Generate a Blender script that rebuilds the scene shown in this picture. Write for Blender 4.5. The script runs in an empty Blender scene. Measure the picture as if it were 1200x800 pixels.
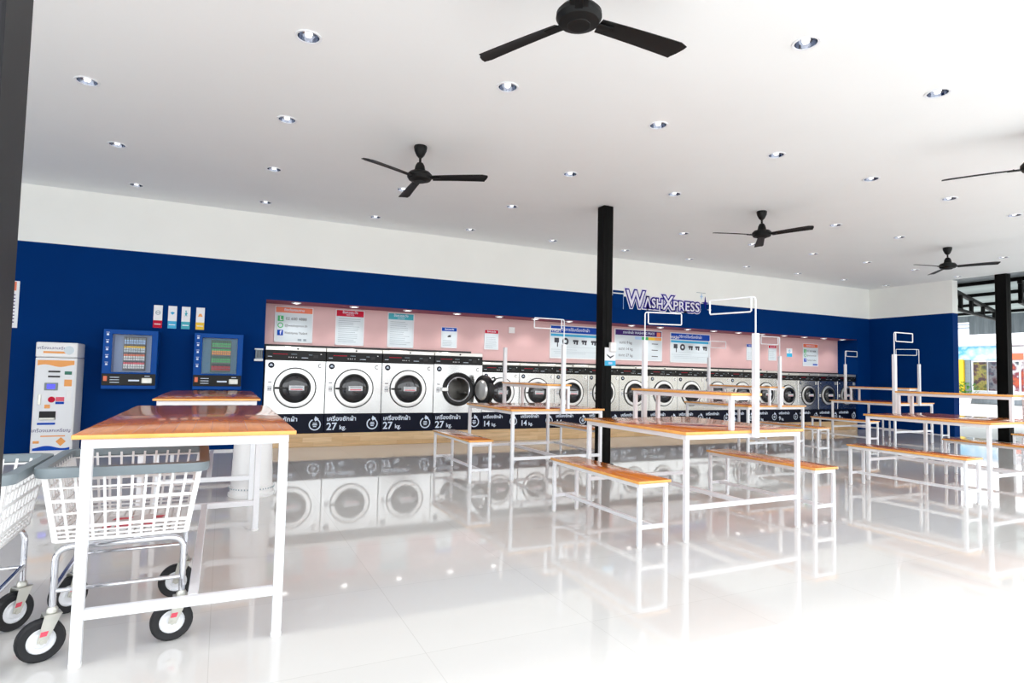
import bpy, bmesh, math, random
from mathutils import Vector, Matrix
random.seed(7)
PI = math.pi
scene = bpy.context.scene
COL = scene.collection
ORD = ['first', 'second', 'third', 'fourth', 'fifth', 'sixth', 'seventh', 'eighth', 'ninth', 'tenth',
       'eleventh', 'twelfth', 'thirteenth', 'fourteenth', 'fifteenth', 'sixteenth', 'seventeenth', 'eighteenth']

# ------------------------------------------------------------------ materials
def lin(c):
    c = c / 255.0
    return c / 12.92 if c <= 0.04045 else ((c + 0.055) / 1.055) ** 2.4

def rgb(r, g, b):
    return (lin(r), lin(g), lin(b), 1.0)

def mat(name, col, rough=0.5, metal=0.0, var=0.06, scale=6.0, emit=0.0, bump=0.0, stretch=None, coat=0.0, spec=None):
    """principled material with a little procedural variation of its own colour"""
    m = bpy.data.materials.new(name)
    m.use_nodes = True
    nt = m.node_tree
    b = nt.nodes['Principled BSDF']
    b.inputs['Roughness'].default_value = rough
    b.inputs['Metallic'].default_value = metal
    if coat:
        b.inputs['Coat Weight'].default_value = coat
        b.inputs['Coat Roughness'].default_value = 0.05
    if spec is not None:
        b.inputs['Specular IOR Level'].default_value = spec
    tc = nt.nodes.new('ShaderNodeTexCoord')
    mp = nt.nodes.new('ShaderNodeMapping')
    if stretch:
        mp.inputs['Scale'].default_value = stretch
    nz = nt.nodes.new('ShaderNodeTexNoise')
    nz.inputs['Scale'].default_value = scale
    nz.inputs['Detail'].default_value = 4
    nt.links.new(tc.outputs['Object'], mp.inputs['Vector'])
    nt.links.new(mp.outputs['Vector'], nz.inputs['Vector'])
    cr = nt.nodes.new('ShaderNodeValToRGB')
    cr.color_ramp.elements[0].position = 0.3
    cr.color_ramp.elements[1].position = 0.7
    cr.color_ramp.elements[0].color = tuple(max(0, c * (1 - var)) for c in col[:3]) + (1,)
    cr.color_ramp.elements[1].color = tuple(min(1, c * (1 + var)) for c in col[:3]) + (1,)
    nt.links.new(nz.outputs['Fac'], cr.inputs['Fac'])
    nt.links.new(cr.outputs['Color'], b.inputs['Base Color'])
    if emit:
        b.inputs['Emission Color'].default_value = col
        b.inputs['Emission Strength'].default_value = emit
    if bump:
        bp = nt.nodes.new('ShaderNodeBump')
        bp.inputs['Strength'].default_value = bump
        bp.inputs['Distance'].default_value = 0.02
        nt.links.new(nz.outputs['Fac'], bp.inputs['Height'])
        nt.links.new(bp.outputs['Normal'], b.inputs['Normal'])
    return m

def mat_wood(name, c1, c2, c3, rough=0.16, upright=False):
    """finger-jointed plank board under gloss varnish; planks run along local Y"""
    m = bpy.data.materials.new(name)
    m.use_nodes = True
    nt = m.node_tree
    b = nt.nodes['Principled BSDF']
    b.inputs['Roughness'].default_value = rough
    b.inputs['Coat Weight'].default_value = 0.2
    b.inputs['Coat Roughness'].default_value = 0.03
    b.inputs['Specular IOR Level'].default_value = 0.32
    tc = nt.nodes.new('ShaderNodeTexCoord')
    mp = nt.nodes.new('ShaderNodeMapping')
    mp.inputs['Rotation'].default_value = (PI / 2, 0, 0) if upright else (0, 0, PI / 2)
    br = nt.nodes.new('ShaderNodeTexBrick')
    br.inputs['Scale'].default_value = 1.0
    br.inputs['Brick Width'].default_value = 0.42
    br.inputs['Row Height'].default_value = 0.07
    br.inputs['Mortar Size'].default_value = 0.0006
    br.inputs['Color1'].default_value = c1
    br.inputs['Color2'].default_value = c2
    br.inputs['Mortar'].default_value = c3
    br.offset = 0.37
    nt.links.new(tc.outputs['Object'], mp.inputs['Vector'])
    nt.links.new(mp.outputs['Vector'], br.inputs['Vector'])
    mp2 = nt.nodes.new('ShaderNodeMapping')
    mp2.inputs['Scale'].default_value = (2.2, 30, 30) if upright else (30, 2.2, 30)
    nz = nt.nodes.new('ShaderNodeTexNoise')
    nz.inputs['Scale'].default_value = 1.6
    nz.inputs['Detail'].default_value = 6
    nt.links.new(tc.outputs['Object'], mp2.inputs['Vector'])
    nt.links.new(mp2.outputs['Vector'], nz.inputs['Vector'])
    mx = nt.nodes.new('ShaderNodeMix')
    mx.data_type = 'RGBA'
    mx.blend_type = 'MULTIPLY'
    mx.inputs['Factor'].default_value = 0.35
    cr = nt.nodes.new('ShaderNodeValToRGB')
    cr.color_ramp.elements[0].color = (0.55, 0.5, 0.45, 1)
    cr.color_ramp.elements[0].position = 0.3
    cr.color_ramp.elements[1].color = (1, 1, 1, 1)
    cr.color_ramp.elements[1].position = 0.62
    nt.links.new(nz.outputs['Fac'], cr.inputs['Fac'])
    nt.links.new(br.outputs['Color'], mx.inputs['A'])
    nt.links.new(cr.outputs['Color'], mx.inputs['B'])
    nt.links.new(mx.outputs['Result'], b.inputs['Base Color'])
    return m

def mat_floor():
    m = bpy.data.materials.new('polished_tile')
    m.use_nodes = True
    nt = m.node_tree
    b = nt.nodes['Principled BSDF']
    b.inputs['Roughness'].default_value = 0.045
    b.inputs['IOR'].default_value = 1.5
    tc = nt.nodes.new('ShaderNodeTexCoord')
    br = nt.nodes.new('ShaderNodeTexBrick')
    br.offset = 0.0
    br.inputs['Scale'].default_value = 1.0
    br.inputs['Brick Width'].default_value = 0.8
    br.inputs['Row Height'].default_value = 0.8
    br.inputs['Mortar Size'].default_value = 0.0016
    br.inputs['Color1'].default_value = rgb(222, 221, 219)
    br.inputs['Color2'].default_value = rgb(219, 218, 216)
    br.inputs['Mortar'].default_value = rgb(205, 204, 201)
    nz = nt.nodes.new('ShaderNodeTexNoise')
    nz.inputs['Scale'].default_value = 1.3
    nz.inputs['Detail'].default_value = 5
    mx = nt.nodes.new('ShaderNodeMix')
    mx.data_type = 'RGBA'
    mx.blend_type = 'MULTIPLY'
    mx.inputs['Factor'].default_value = 0.25
    cr = nt.nodes.new('ShaderNodeValToRGB')
    cr.color_ramp.elements[0].color = (0.92, 0.915, 0.905, 1)
    cr.color_ramp.elements[1].color = (1, 1, 1, 1)
    nt.links.new(tc.outputs['Object'], br.inputs['Vector'])
    nt.links.new(tc.outputs['Object'], nz.inputs['Vector'])
    nt.links.new(nz.outputs['Fac'], cr.inputs['Fac'])
    nt.links.new(br.outputs['Color'], mx.inputs['A'])
    nt.links.new(cr.outputs['Color'], mx.inputs['B'])
    nt.links.new(mx.outputs['Result'], b.inputs['Base Color'])
    return m

def mat_glass(name, tint=(1, 1, 1, 1), refl=0.16):
    m = bpy.data.materials.new(name)
    m.use_nodes = True
    nt = m.node_tree
    for n in list(nt.nodes):
        if n.type != 'OUTPUT_MATERIAL':
            nt.nodes.remove(n)
    out = nt.nodes['Material Output']
    tr = nt.nodes.new('ShaderNodeBsdfTransparent')
    tr.inputs['Color'].default_value = tint
    gl = nt.nodes.new('ShaderNodeBsdfGlossy')
    gl.inputs['Roughness'].default_value = 0.03
    lw = nt.nodes.new('ShaderNodeLayerWeight')
    lw.inputs['Blend'].default_value = 0.12
    ma = nt.nodes.new('ShaderNodeMath')
    ma.operation = 'ADD'
    ma.inputs[1].default_value = refl * 0.5
    mx = nt.nodes.new('ShaderNodeMixShader')
    nt.links.new(lw.outputs['Fresnel'], ma.inputs[0])
    nt.links.new(ma.outputs[0], mx.inputs['Fac'])
    nt.links.new(tr.outputs[0], mx.inputs[1])
    nt.links.new(gl.outputs[0], mx.inputs[2])
    nt.links.new(mx.outputs[0], out.inputs['Surface'])
    return m

def mat_translucent(name, col):
    m = bpy.data.materials.new(name)
    m.use_nodes = True
    nt = m.node_tree
    for n in list(nt.nodes):
        if n.type != 'OUTPUT_MATERIAL':
            nt.nodes.remove(n)
    out = nt.nodes['Material Output']
    d = nt.nodes.new('ShaderNodeBsdfDiffuse')
    t = nt.nodes.new('ShaderNodeBsdfTranslucent')
    w = nt.nodes.new('ShaderNodeTexWave')
    w.inputs['Scale'].default_value = 2.0
    tc = nt.nodes.new('ShaderNodeTexCoord')
    cr = nt.nodes.new('ShaderNodeValToRGB')
    cr.color_ramp.elements[0].color = tuple(c * 0.85 for c in col[:3]) + (1,)
    cr.color_ramp.elements[1].color = col
    mx = nt.nodes.new('ShaderNodeMixShader')
    mx.inputs['Fac'].default_value = 0.22
    nt.links.new(tc.outputs['Object'], w.inputs['Vector'])
    nt.links.new(w.outputs['Fac'], cr.inputs['Fac'])
    nt.links.new(cr.outputs['Color'], d.inputs['Color'])
    nt.links.new(cr.outputs['Color'], t.inputs['Color'])
    nt.links.new(d.outputs[0], mx.inputs[1])
    nt.links.new(t.outputs[0], mx.inputs[2])
    nt.links.new(mx.outputs[0], out.inputs['Surface'])
    return m

M = {}
M['blue'] = mat('blue_paint', (0.0, 0.030, 0.158, 1), 0.6, var=0.03, scale=2, spec=0.03)
M['whitewall'] = mat('white_paint', rgb(247, 248, 244), 0.6, var=0.012, scale=2, spec=0.2)
M['ceil'] = mat('ceiling_paint', rgb(248, 250, 250), 0.7, var=0.012, scale=1.5)
M['pink'] = mat('pink_paint', rgb(222, 184, 184), 0.5, var=0.02, scale=3)
M['floor'] = mat_floor()
M['plinth'] = mat_wood('plinth_wood_tile', rgb(236, 204, 160), rgb(222, 184, 136), rgb(170, 136, 100), 0.25, True)
M['wood'] = mat_wood('varnished_rubberwood', rgb(220, 128, 46), rgb(204, 110, 36), rgb(150, 80, 28), 0.12)
M['edge'] = mat('wood_edge', rgb(244, 178, 92), 0.3, var=0.08, scale=12, coat=0.3)
M['wmetal'] = mat('white_coated_steel', rgb(240, 242, 246), 0.3, var=0.02, scale=9, spec=0.5)
M['steel'] = mat('stainless_steel', rgb(206, 207, 206), 0.2, 0.96, var=0.04, scale=2.5, stretch=(1.0, 1.0, 0.5))
M['steel2'] = mat('steel_trim', rgb(220, 218, 212), 0.3, 0.7, var=0.04, scale=5)
M['doorsteel'] = mat('door_plate', rgb(238, 238, 236), 0.32, 0.75, var=0.03, scale=4)
M['chrome'] = mat('chrome_tube', rgb(214, 216, 222), 0.12, 0.95, var=0.03, scale=8)
M['zinc'] = mat('zinc_plate', rgb(206, 206, 198), 0.32, 0.7, var=0.08, scale=14)
M['black'] = mat('black_paint', rgb(5, 5, 5), 0.55, var=0.1, scale=8, spec=0.12)
M['pillarlit'] = mat('lit_black_paint', rgb(34, 34, 37), 0.5, var=0.08, scale=6, spec=0.2)  # black paint lightened for the daylight falling on the front pillar
M['fanblack'] = mat('fan_black', rgb(7, 8, 9), 0.5, var=0.1, scale=8, spec=0.3)
M['panel'] = mat('control_panel_black', rgb(14, 14, 15), 0.3, var=0.1, scale=8, spec=0.25)
M['navy'] = mat('navy_panel', rgb(8, 14, 36), 0.4, var=0.1, scale=5, spec=0.15)
M['gasket'] = mat('rubber_gasket', rgb(16, 16, 18), 0.38, var=0.15, scale=10)
M['drum'] = mat('drum_steel', rgb(120, 118, 114), 0.3, 0.8, var=0.1, scale=8)
M['doorglass'] = mat('dark_door_glass', rgb(18, 20, 28), 0.05, var=0.3, scale=3, spec=0.9)
M['white'] = mat('white_print', rgb(240, 242, 245), 0.4, var=0.01)
M['lightblue'] = mat('pale_blue_print', rgb(176, 210, 245), 0.45, var=0.02)
M['letterwhite'] = mat('lettering_white', rgb(226, 238, 255), 0.4, var=0.01)
M['paper'] = mat('poster_paper', rgb(214, 226, 232), 0.35, var=0.02, scale=3)
M['red'] = mat('red_print', rgb(202, 10, 52), 0.4, var=0.03, spec=0.15)
M['pinkred'] = mat('pink_red_print', rgb(232, 86, 108), 0.45, var=0.05)
M['teal'] = mat('teal_print', rgb(46, 172, 190), 0.4, var=0.03)
M['cyan'] = mat('cyan_print', rgb(40, 176, 222), 0.4, var=0.03)
M['yellow'] = mat('yellow_print', rgb(250, 206, 30), 0.4, var=0.03)
M['orange'] = mat('orange_print', rgb(238, 122, 84), 0.4, var=0.03)
M['amber'] = mat('amber_print', rgb(246, 166, 84), 0.4, var=0.03)
M['royal'] = mat('royal_blue_print', rgb(10, 74, 186), 0.4, var=0.03, spec=0.15)
M['purple'] = mat('purple_print', rgb(62, 30, 112), 0.4, var=0.03, spec=0.15)
M['indigo'] = mat('indigo_letter_edge', rgb(36, 20, 140), 0.4, var=0.03, spec=0.15)
M['lilac'] = mat('lilac_letter_face', rgb(242, 240, 254), 0.35, var=0.02)
M['green'] = mat('green_print', rgb(60, 186, 110), 0.4, var=0.03)
M['darkgreen'] = mat('dark_green_print', rgb(20, 110, 88), 0.4, var=0.05)
M['ink'] = mat('dark_ink', rgb(44, 48, 60), 0.5, var=0.05)
M['greyink'] = mat('grey_ink', rgb(150, 166, 176), 0.5, var=0.05)
M['grey'] = mat('grey_plastic', rgb(126, 138, 144), 0.35, var=0.05, scale=7)
M['wplastic'] = mat('white_plastic', rgb(244, 244, 244), 0.3, var=0.015, scale=5)
M['lcd'] = mat('lit_blue_screen', rgb(70, 70, 240), 0.2, var=0.05, emit=0.6)
M['rubber'] = mat('tyre_rubber', rgb(28, 29, 33), 0.6, var=0.15, scale=30)
M['cabinet'] = mat('vending_blue', rgb(0, 76, 160), 0.4, var=0.05, scale=4, spec=0.15)
M['cabback'] = mat('vending_backing', rgb(150, 180, 222), 0.4, var=0.06, scale=3)
M['cabback2'] = mat('vending_backing_teal', rgb(24, 140, 180), 0.35, var=0.1, scale=3)
M['cabdark'] = mat('vending_rack', rgb(92, 96, 108), 0.4, var=0.1, scale=6)
M['glass'] = mat_glass('clear_glass', refl=0.03)
M['bulb'] = mat('lit_bulb', (1.0, 0.99, 0.97, 1), 0.4, var=0.0, emit=1.2)
M['spotbulb'] = mat('lit_spot_bulb', (1.0, 0.97, 0.94, 1), 0.4, var=0.0, emit=4.0)
M['reflector'] = mat('mirror_reflector', rgb(140, 146, 160), 0.12, 1.0, var=0.2, scale=40)
M['concrete'] = mat('pale_concrete', rgb(212, 212, 211), 0.8, var=0.06, scale=0.8)
M['roofsheet'] = mat_translucent('roof_sheet', rgb(176, 186, 184))
M['corrug'] = mat('corrugated_grey', rgb(128, 136, 142), 0.5, var=0.12, scale=2, stretch=(6, 6, 1))
M['facade'] = mat('white_facade', rgb(240, 242, 246), 0.7, var=0.03, scale=0.6)
M['shutter'] = mat('grey_shutter', rgb(130, 142, 152), 0.5, var=0.08, scale=2, stretch=(1, 1, 14))
M['reflectwall'] = mat('reflection_wall_render', rgb(176, 168, 150), 0.8, var=0.1, scale=0.4)
M['leaf'] = mat('leaf_green', rgb(76, 138, 48), 0.5, var=0.25, scale=5)
M['terracotta'] = mat('terracotta', rgb(206, 120, 84), 0.7, var=0.08, scale=5)

def mat_art(name, cols, scale):
    m = bpy.data.materials.new(name)
    m.use_nodes = True
    nt = m.node_tree
    b = nt.nodes['Principled BSDF']
    b.inputs['Roughness'].default_value = 0.3
    tc = nt.nodes.new('ShaderNodeTexCoord')
    nz = nt.nodes.new('ShaderNodeTexNoise')
    nz.inputs['Scale'].default_value = scale
    nz.inputs['Detail'].default_value = 3
    cr = nt.nodes.new('ShaderNodeValToRGB')
    while len(cr.color_ramp.elements) < len(cols):
        cr.color_ramp.elements.new(0.5)
    for i, c in enumerate(cols):
        cr.color_ramp.elements[i].position = 0.3 + 0.4 * i / (len(cols) - 1)
        cr.color_ramp.elements[i].color = c
    nt.links.new(tc.outputs['Object'], nz.inputs['Vector'])
    nt.links.new(nz.outputs['Fac'], cr.inputs['Fac'])
    nt.links.new(cr.outputs['Color'], b.inputs['Base Color'])
    return m
M['artfood'] = mat_art('window_picture_green', [rgb(40, 26, 26), rgb(70, 78, 36), rgb(140, 130, 50), rgb(70, 30, 44), rgb(24, 40, 30)], 2.2)
M['artdark'] = mat_art('window_picture_dark', [rgb(16, 16, 24), rgb(66, 24, 40), rgb(110, 110, 116), rgb(34, 44, 66), rgb(100, 26, 40)], 1.8)
M['artred'] = mat_art('window_picture_red', [rgb(50, 50, 55), rgb(190, 80, 40), rgb(120, 40, 60), rgb(220, 220, 224), rgb(60, 70, 80)], 1.6)
M['artbanner'] = mat_art('banner_blue_white', [rgb(235, 240, 248), rgb(240, 244, 250), rgb(180, 215, 240), rgb(70, 180, 225), rgb(235, 240, 248)], 0.9)

# ------------------------------------------------------------------ mesh helpers
class MB:
    def __init__(self):
        self.bm = bmesh.new()
        self.done = self.bm.faces.layers.int.new('done')
        self.mats = []

    def mi(self, m):
        if m is None:
            return 0
        if m not in self.mats:
            self.mats.append(m)
        return self.mats.index(m)

    def _new(self, nf0, m):
        i = self.mi(m)
        for f in self.bm.faces:
            if not f[self.done]:
                f.material_index = i
                f[self.done] = 1

    def box(self, lo, hi, bev=0.0, m=None, rot=None, seg=1):
        n0 = len(self.bm.faces)
        c = (Vector(lo) + Vector(hi)) / 2
        s = Vector(hi) - Vector(lo)
        mx = Matrix.Translation(c) @ (rot.to_4x4() if rot else Matrix.Identity(4)) @ Matrix.Diagonal((s.x, s.y, s.z, 1))
        r = bmesh.ops.create_cube(self.bm, size=1.0, matrix=mx)
        if bev > 0:
            es = {e for v in r['verts'] for e in v.link_edges}
            bmesh.ops.bevel(self.bm, geom=list(es), offset=bev, segments=seg, affect='EDGES', profile=0.5)
        self._new(n0, m)
        return self

    def quad(self, pts, m=None):
        n0 = len(self.bm.faces)
        self.bm.faces.new([self.bm.verts.new(p) for p in pts])
        self._new(n0, m)
        return self

    def prism(self, pts, d, m=None):
        """polygon pts (3d, planar) pushed along vector d"""
        n0 = len(self.bm.faces)
        a = [self.bm.verts.new(p) for p in pts]
        b = [self.bm.verts.new(Vector(p) + Vector(d)) for p in pts]
        n = len(pts)
        self.bm.faces.new(a)
        self.bm.faces.new(b[::-1])
        for i in range(n):
            self.bm.faces.new((a[i], b[i], b[(i + 1) % n], a[(i + 1) % n]))
        self._new(n0, m)
        return self

    def tube(self, pts, r, seg=10, closed=False, m=None, cap=True):
        n0 = len(self.bm.faces)
        pts = [Vector(p) for p in pts]
        n = len(pts)
        rings = []
        prev = None
        for i, p in enumerate(pts):
            if closed:
                t = (pts[(i + 1) % n] - pts[i - 1]).normalized()
            else:
                t = (pts[min(i + 1, n - 1)] - pts[max(i - 1, 0)]).normalized()
            if prev is None:
                u = t.orthogonal().normalized()
            else:
                u = (prev - t * prev.dot(t))
                u = u.normalized() if u.length > 1e-6 else t.orthogonal().normalized()
            prev = u
            w = t.cross(u)
            rr = r[i] if isinstance(r, (list, tuple)) else r
            rings.append([self.bm.verts.new(p + (u * math.cos(2 * PI * k / seg) + w * math.sin(2 * PI * k / seg)) * rr) for k in range(seg)])
        for i in range(n if closed else n - 1):
            a, b = rings[i], rings[(i + 1) % n]
            for k in range(seg):
                self.bm.faces.new((a[k], a[(k + 1) % seg], b[(k + 1) % seg], b[k]))
        if cap and not closed:
            self.bm.faces.new(rings[0][::-1])
            self.bm.faces.new(rings[-1])
        self._new(n0, m)
        return self

    def lathe(self, prof, c=(0, 0, 0), axis='Z', seg=32, m=None, close=False):
        """profile of (radius, height) turned about an axis through c; axis 'Z', 'X' or 'Y' (height grows along it)"""
        n0 = len(self.bm.faces)
        c = Vector(c)
        def P(r, h, a):
            x, y = r * math.cos(a), r * math.sin(a)
            if axis == 'Z':
                return c + Vector((x, y, h))
            if axis == 'Y':
                return c + Vector((x, h, y))
            return c + Vector((h, x, y))
        rings = []
        for r, h in prof:
            if r < 1e-6:
                rings.append([self.bm.verts.new(P(0, h, 0))])
            else:
                rings.append([self.bm.verts.new(P(r, h, 2 * PI * k / seg)) for k in range(seg)])
        pr = list(zip(rings, rings[1:]))
        if close:
            pr.append((rings[-1], rings[0]))
        for a, b in pr:
            for k in range(seg):
                k2 = (k + 1) % seg
                if len(a) == 1 and len(b) == 1:
                    continue
                if len(a) == 1:
                    self.bm.faces.new((a[0], b[k], b[k2]))
                elif len(b) == 1:
                    self.bm.faces.new((a[k], b[0], a[k2]))
                else:
                    self.bm.faces.new((a[k], b[k], b[k2], a[k2]))
        self._new(n0, m)
        return self

    def hole_plate(self, x0, x1, z0, z1, cx, cz, r, fn, n=10, m=None):
        """square plate with a round hole; fn maps (x, z) to a 3d point"""
        n0 = len(self.bm.faces)
        outer = []
        for k in range(n):
            outer.append((x0 + (x1 - x0) * k / n, z0))
        for k in range(n):
            outer.append((x1, z0 + (z1 - z0) * k / n))
        for k in range(n):
            outer.append((x1 - (x1 - x0) * k / n, z1))
        for k in range(n):
            outer.append((x0, z1 - (z1 - z0) * k / n))
        N = len(outer)
        ov = [self.bm.verts.new(fn(*p)) for p in outer]
        a0 = math.atan2(z0 - cz, x0 - cx)
        iv = [self.bm.verts.new(fn(cx + r * math.cos(a0 + 2 * PI * k / N), cz + r * math.sin(a0 + 2 * PI * k / N))) for k in range(N)]
        for k in range(N):
            self.bm.faces.new((ov[k], ov[(k + 1) % N], iv[(k + 1) % N], iv[k]))
        self._new(n0, m)
        return self

    def mesh_in(self, me, mx, m=None):
        n0 = len(self.bm.faces)
        old = set(self.bm.verts)
        self.bm.from_mesh(me)
        self.done = self.bm.faces.layers.int['done']
        for v in self.bm.verts:
            if v not in old:
                v.co = mx @ v.co
        self._new(n0, m)
        return self

    def build(self, name, m=None, parent=None, loc=None, sharp=35, fix=True):
        self.bm.faces.layers.int.remove(self.done)
        if fix:
            bmesh.ops.recalc_face_normals(self.bm, faces=self.bm.faces)
        me = bpy.data.meshes.new(name)
        self.bm.to_mesh(me)
        self.bm.free()
        if self.mats:
            for x in self.mats:
                me.materials.append(x)
        elif m is not None:
            me.materials.append(m)
        me.shade_smooth()
        me.set_sharp_from_angle(angle=math.radians(sharp))
        o = bpy.data.objects.new(name, me)
        COL.objects.link(o)
        if parent is not None:
            o.parent = parent
        if loc is not None:
            o.location = loc
        return o

def empty(name, loc, label, cat, group=None, rz=0.0):
    o = bpy.data.objects.new(name, None)
    o.empty_display_size = 0.1
    COL.objects.link(o)
    o.location = loc
    o.rotation_euler = (0, 0, rz)
    return tag(o, label, cat, group)

def tag(o, label, cat, group=None):
    o['label'] = label
    o['category'] = cat
    if group:
        o['group'] = group
    return o

def struct(o):
    o['kind'] = 'structure'
    return o

KIDS = {}
def copy_tree(o, parent=None):
    c = o.copy()
    COL.objects.link(c)
    if parent is not None:
        c.parent = parent
    for ch in list(o.children):
        copy_tree(ch, c)
    return c

_tc = {}
def text_mesh(s, size=1.0, offset=0.0, extrude=0.0, space=1.0, ax='CENTER'):
    """flat lettering mesh in the XY plane"""
    k = (s, size, offset, extrude, space, ax)
    if k in _tc:
        return _tc[k]
    cu = bpy.data.curves.new('lettering_curve', 'FONT')
    cu.body = s
    cu.size = size
    cu.align_x = ax
    cu.align_y = 'CENTER'
    cu.offset = offset
    cu.extrude = extrude
    cu.space_character = space
    cu.resolution_u = 3
    o = bpy.data.objects.new('lettering_curve', cu)
    COL.objects.link(o)
    dg = bpy.context.evaluated_depsgraph_get()
    me = bpy.data.meshes.new_from_object(o.evaluated_get(dg))
    bpy.data.objects.remove(o)
    bpy.data.curves.remove(cu)
    _tc[k] = me
    return me

RX = Matrix.Rotation(PI / 2, 4, 'X')      # XY plane -> upright, facing -Y
def put_text(mb, s, x, y, z, size, m=None, offset=0.0, extrude=0.0, space=1.0, ax='CENTER', sx=1.0, bold=0.0):
    me = text_mesh(s, size, offset + bold, extrude, space, ax)
    mb.mesh_in(me, Matrix.Translation((x, y, z)) @ RX @ Matrix.Diagonal((sx, 1, 1, 1)), m)

def bez_rect(cx, cz, w, h, y):
    return [(cx - w / 2, y, cz - h / 2), (cx + w / 2, y, cz - h / 2), (cx + w / 2, y, cz + h / 2), (cx - w / 2, y, cz + h / 2)]

# ------------------------------------------------------------------ camera
Fpx, YAW, PIT, ROL = 699.254, 0.450368, 0.0536555, 0.0217256
cy, sy = math.cos(YAW), math.sin(YAW)
fw = Vector((sy * math.cos(PIT), cy * math.cos(PIT), math.sin(PIT)))
r0 = Vector((cy, -sy, 0))
u0 = r0.cross(fw)
rt = r0 * math.cos(ROL) + u0 * math.sin(ROL)
up = -r0 * math.sin(ROL) + u0 * math.cos(ROL)
cam = bpy.data.objects.new('camera', bpy.data.cameras.new('camera'))
COL.objects.link(cam)
cam.data.sensor_width = 36.0
cam.data.lens = Fpx * 36.0 / 1200.0
cam.data.clip_start = 0.05
cam.data.clip_end = 400
R3 = Matrix((rt, up, -fw)).transposed()
cam.matrix_world = Matrix.Translation((0, 0, 1.15)) @ R3.to_4x4()
scene.camera = cam

# ------------------------------------------------------------------ setting
YW = 9.28        # face of the blue wall
YP = 9.80        # pink wall at the back of the washer recess
YM = 9.33        # washer fronts
XA, XB = 0.53, 13.72
XR = 14.17       # right wall face / ceiling edge
ZC = 3.388
ZB = 2.667       # top of the blue paint
ZS = 2.145       # underside of the soffit

mb = MB()
mb.box((-7, -0.6, -0.12), (14.5, 9.85, 0.0))
struct(mb.build('floor', M['floor']))
mb = MB()
mb.box((-90, -70, -0.3), (130, 110, -0.13))
struct(mb.build('ground', M['concrete']))

# back wall: blue with a white strip above, an opening for the washer recess
mb = MB()
def wallbox(x0, x1, z0, z1, m):
    mb.box((x0, YW, z0), (x1, YP + 0.15, z1), m=m)
wallbox(-7, XA, 0, ZB, M['blue'])
wallbox(XB, XR + 0.2, 0, ZB, M['blue'])
wallbox(XA, XB, ZS, ZB, M['blue'])
wallbox(-7, XR + 0.2, ZB, ZC + 0.15, M['whitewall'])
struct(mb.build('wall_back', None))
mb = MB()
mb.box((XA, YP, 0), (XB, YP + 0.15, ZS))
struct(mb.build('wall_recess', M['pink']))
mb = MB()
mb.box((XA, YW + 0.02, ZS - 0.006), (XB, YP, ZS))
struct(mb.build('trim_soffit', mat('soffit_pink_shaded', rgb(138, 74, 96), 0.6, var=0.03, spec=0.1)))  # pink underside in shade; the shade is put into the colour as mauve
# right wall with the same two colours
mb = MB()
mb.box((XR, 7.43, 0), (XR + 0.2, YW + 0.02, ZB), m=M['blue'])
mb.box((XR, 7.43, ZB), (XR + 0.2, YW + 0.02, ZC + 0.15), m=M['whitewall'])
struct(mb.build('wall_right', None))
mb = MB()
mb.box((-7.0, 4.3, 0), (-6.8, YW + 0.02, ZB), m=M['blue'])
mb.box((-7.0, 4.3, ZB), (-6.8, YW + 0.02, ZC), m=M['whitewall'])
struct(mb.build('wall_left_blocker', None))  # unseen wall, added to block light from the open left side
# plinth under the washers
mb = MB()
mb.box((XA + 0.0, 9.30, 0.0), (XB, YP, 0.198), 0.004)
struct(mb.build('trim_plinth', M['plinth']))

# ceiling with round cut-outs for the downlights
GX = [-1.06 + 1.487 * i for i in range(-3, 11)]
GY = [2.64 + 1.497 * j for j in range(0, 5)]
FANS = [(1.65, 2.67, (118, -2, 238)), (1.68, 5.66, (-152, -33, 88)), (6.40, 5.65, (165, -77, 45)),
        (10.72, 5.68, (171, -74, 49)), (6.40, 2.65, (124, 4, -116))]
fan_cells = {(min(range(len(GX)), key=lambda i: abs(GX[i] - f[0])), min(range(5), key=lambda j: abs(GY[j] - f[1]))) for f in FANS}
HIDE = set()
mb = MB()
HR = 0.072
LIGHTS = []
xe = [g - 0.7435 for g in GX] + [GX[-1] + 0.7435]
ye = [g - 0.7485 for g in GY] + [GY[-1] + 0.7485]
xe[-1] = XR + 0.02
ye[-1] = YW
flat = lambda x, y: (x, y, ZC)
for i, gx in enumerate(GX):
    for j, gy in enumerate(GY):
        lo, hi = (xe[i], ye[j]), (xe[i + 1], ye[j + 1])
        if (i, j) in fan_cells:
            mb.quad([flat(lo[0], lo[1]), flat(lo[0], hi[1]), flat(hi[0], hi[1]), flat(hi[0], lo[1])])
        else:
            mb.hole_plate(lo[0], hi[0], lo[1], hi[1], gx, gy, HR, flat)
            LIGHTS.append((i, j, gx, gy))
YF = 0.9       # open front edge of the ceiling
mb.quad([flat(xe[0], YF), flat(xe[0], ye[0]), flat(xe[-1], ye[0]), flat(xe[-1], YF)])
mb.quad([flat(-7, YF), flat(-7, YW), flat(xe[0], YW), flat(xe[0], YF)])
for f in mb.bm.faces:
    f.normal_update()
    if f.normal.z > 0:
        f.normal_flip()
z2 = ZC + 0.15
mb.quad([(-7, YF, z2), (XR + 0.02, YF, z2), (XR + 0.02, YW, z2), (-7, YW, z2)])
mb.quad([(-7, YF, ZC), (XR + 0.02, YF, ZC), (XR + 0.02, YF, z2), (-7, YF, z2)])
mb.quad([(XR + 0.02, YF, ZC), (XR + 0.02, YW, ZC), (XR + 0.02, YW, z2), (XR + 0.02, YF, z2)])
mb.quad([(-7, YF, ZC), (-7, YF, z2), (-7, YW, z2), (-7, YW, ZC)])
ceil_o = struct(mb.build('ceiling', M['ceil'], fix=False))

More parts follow.
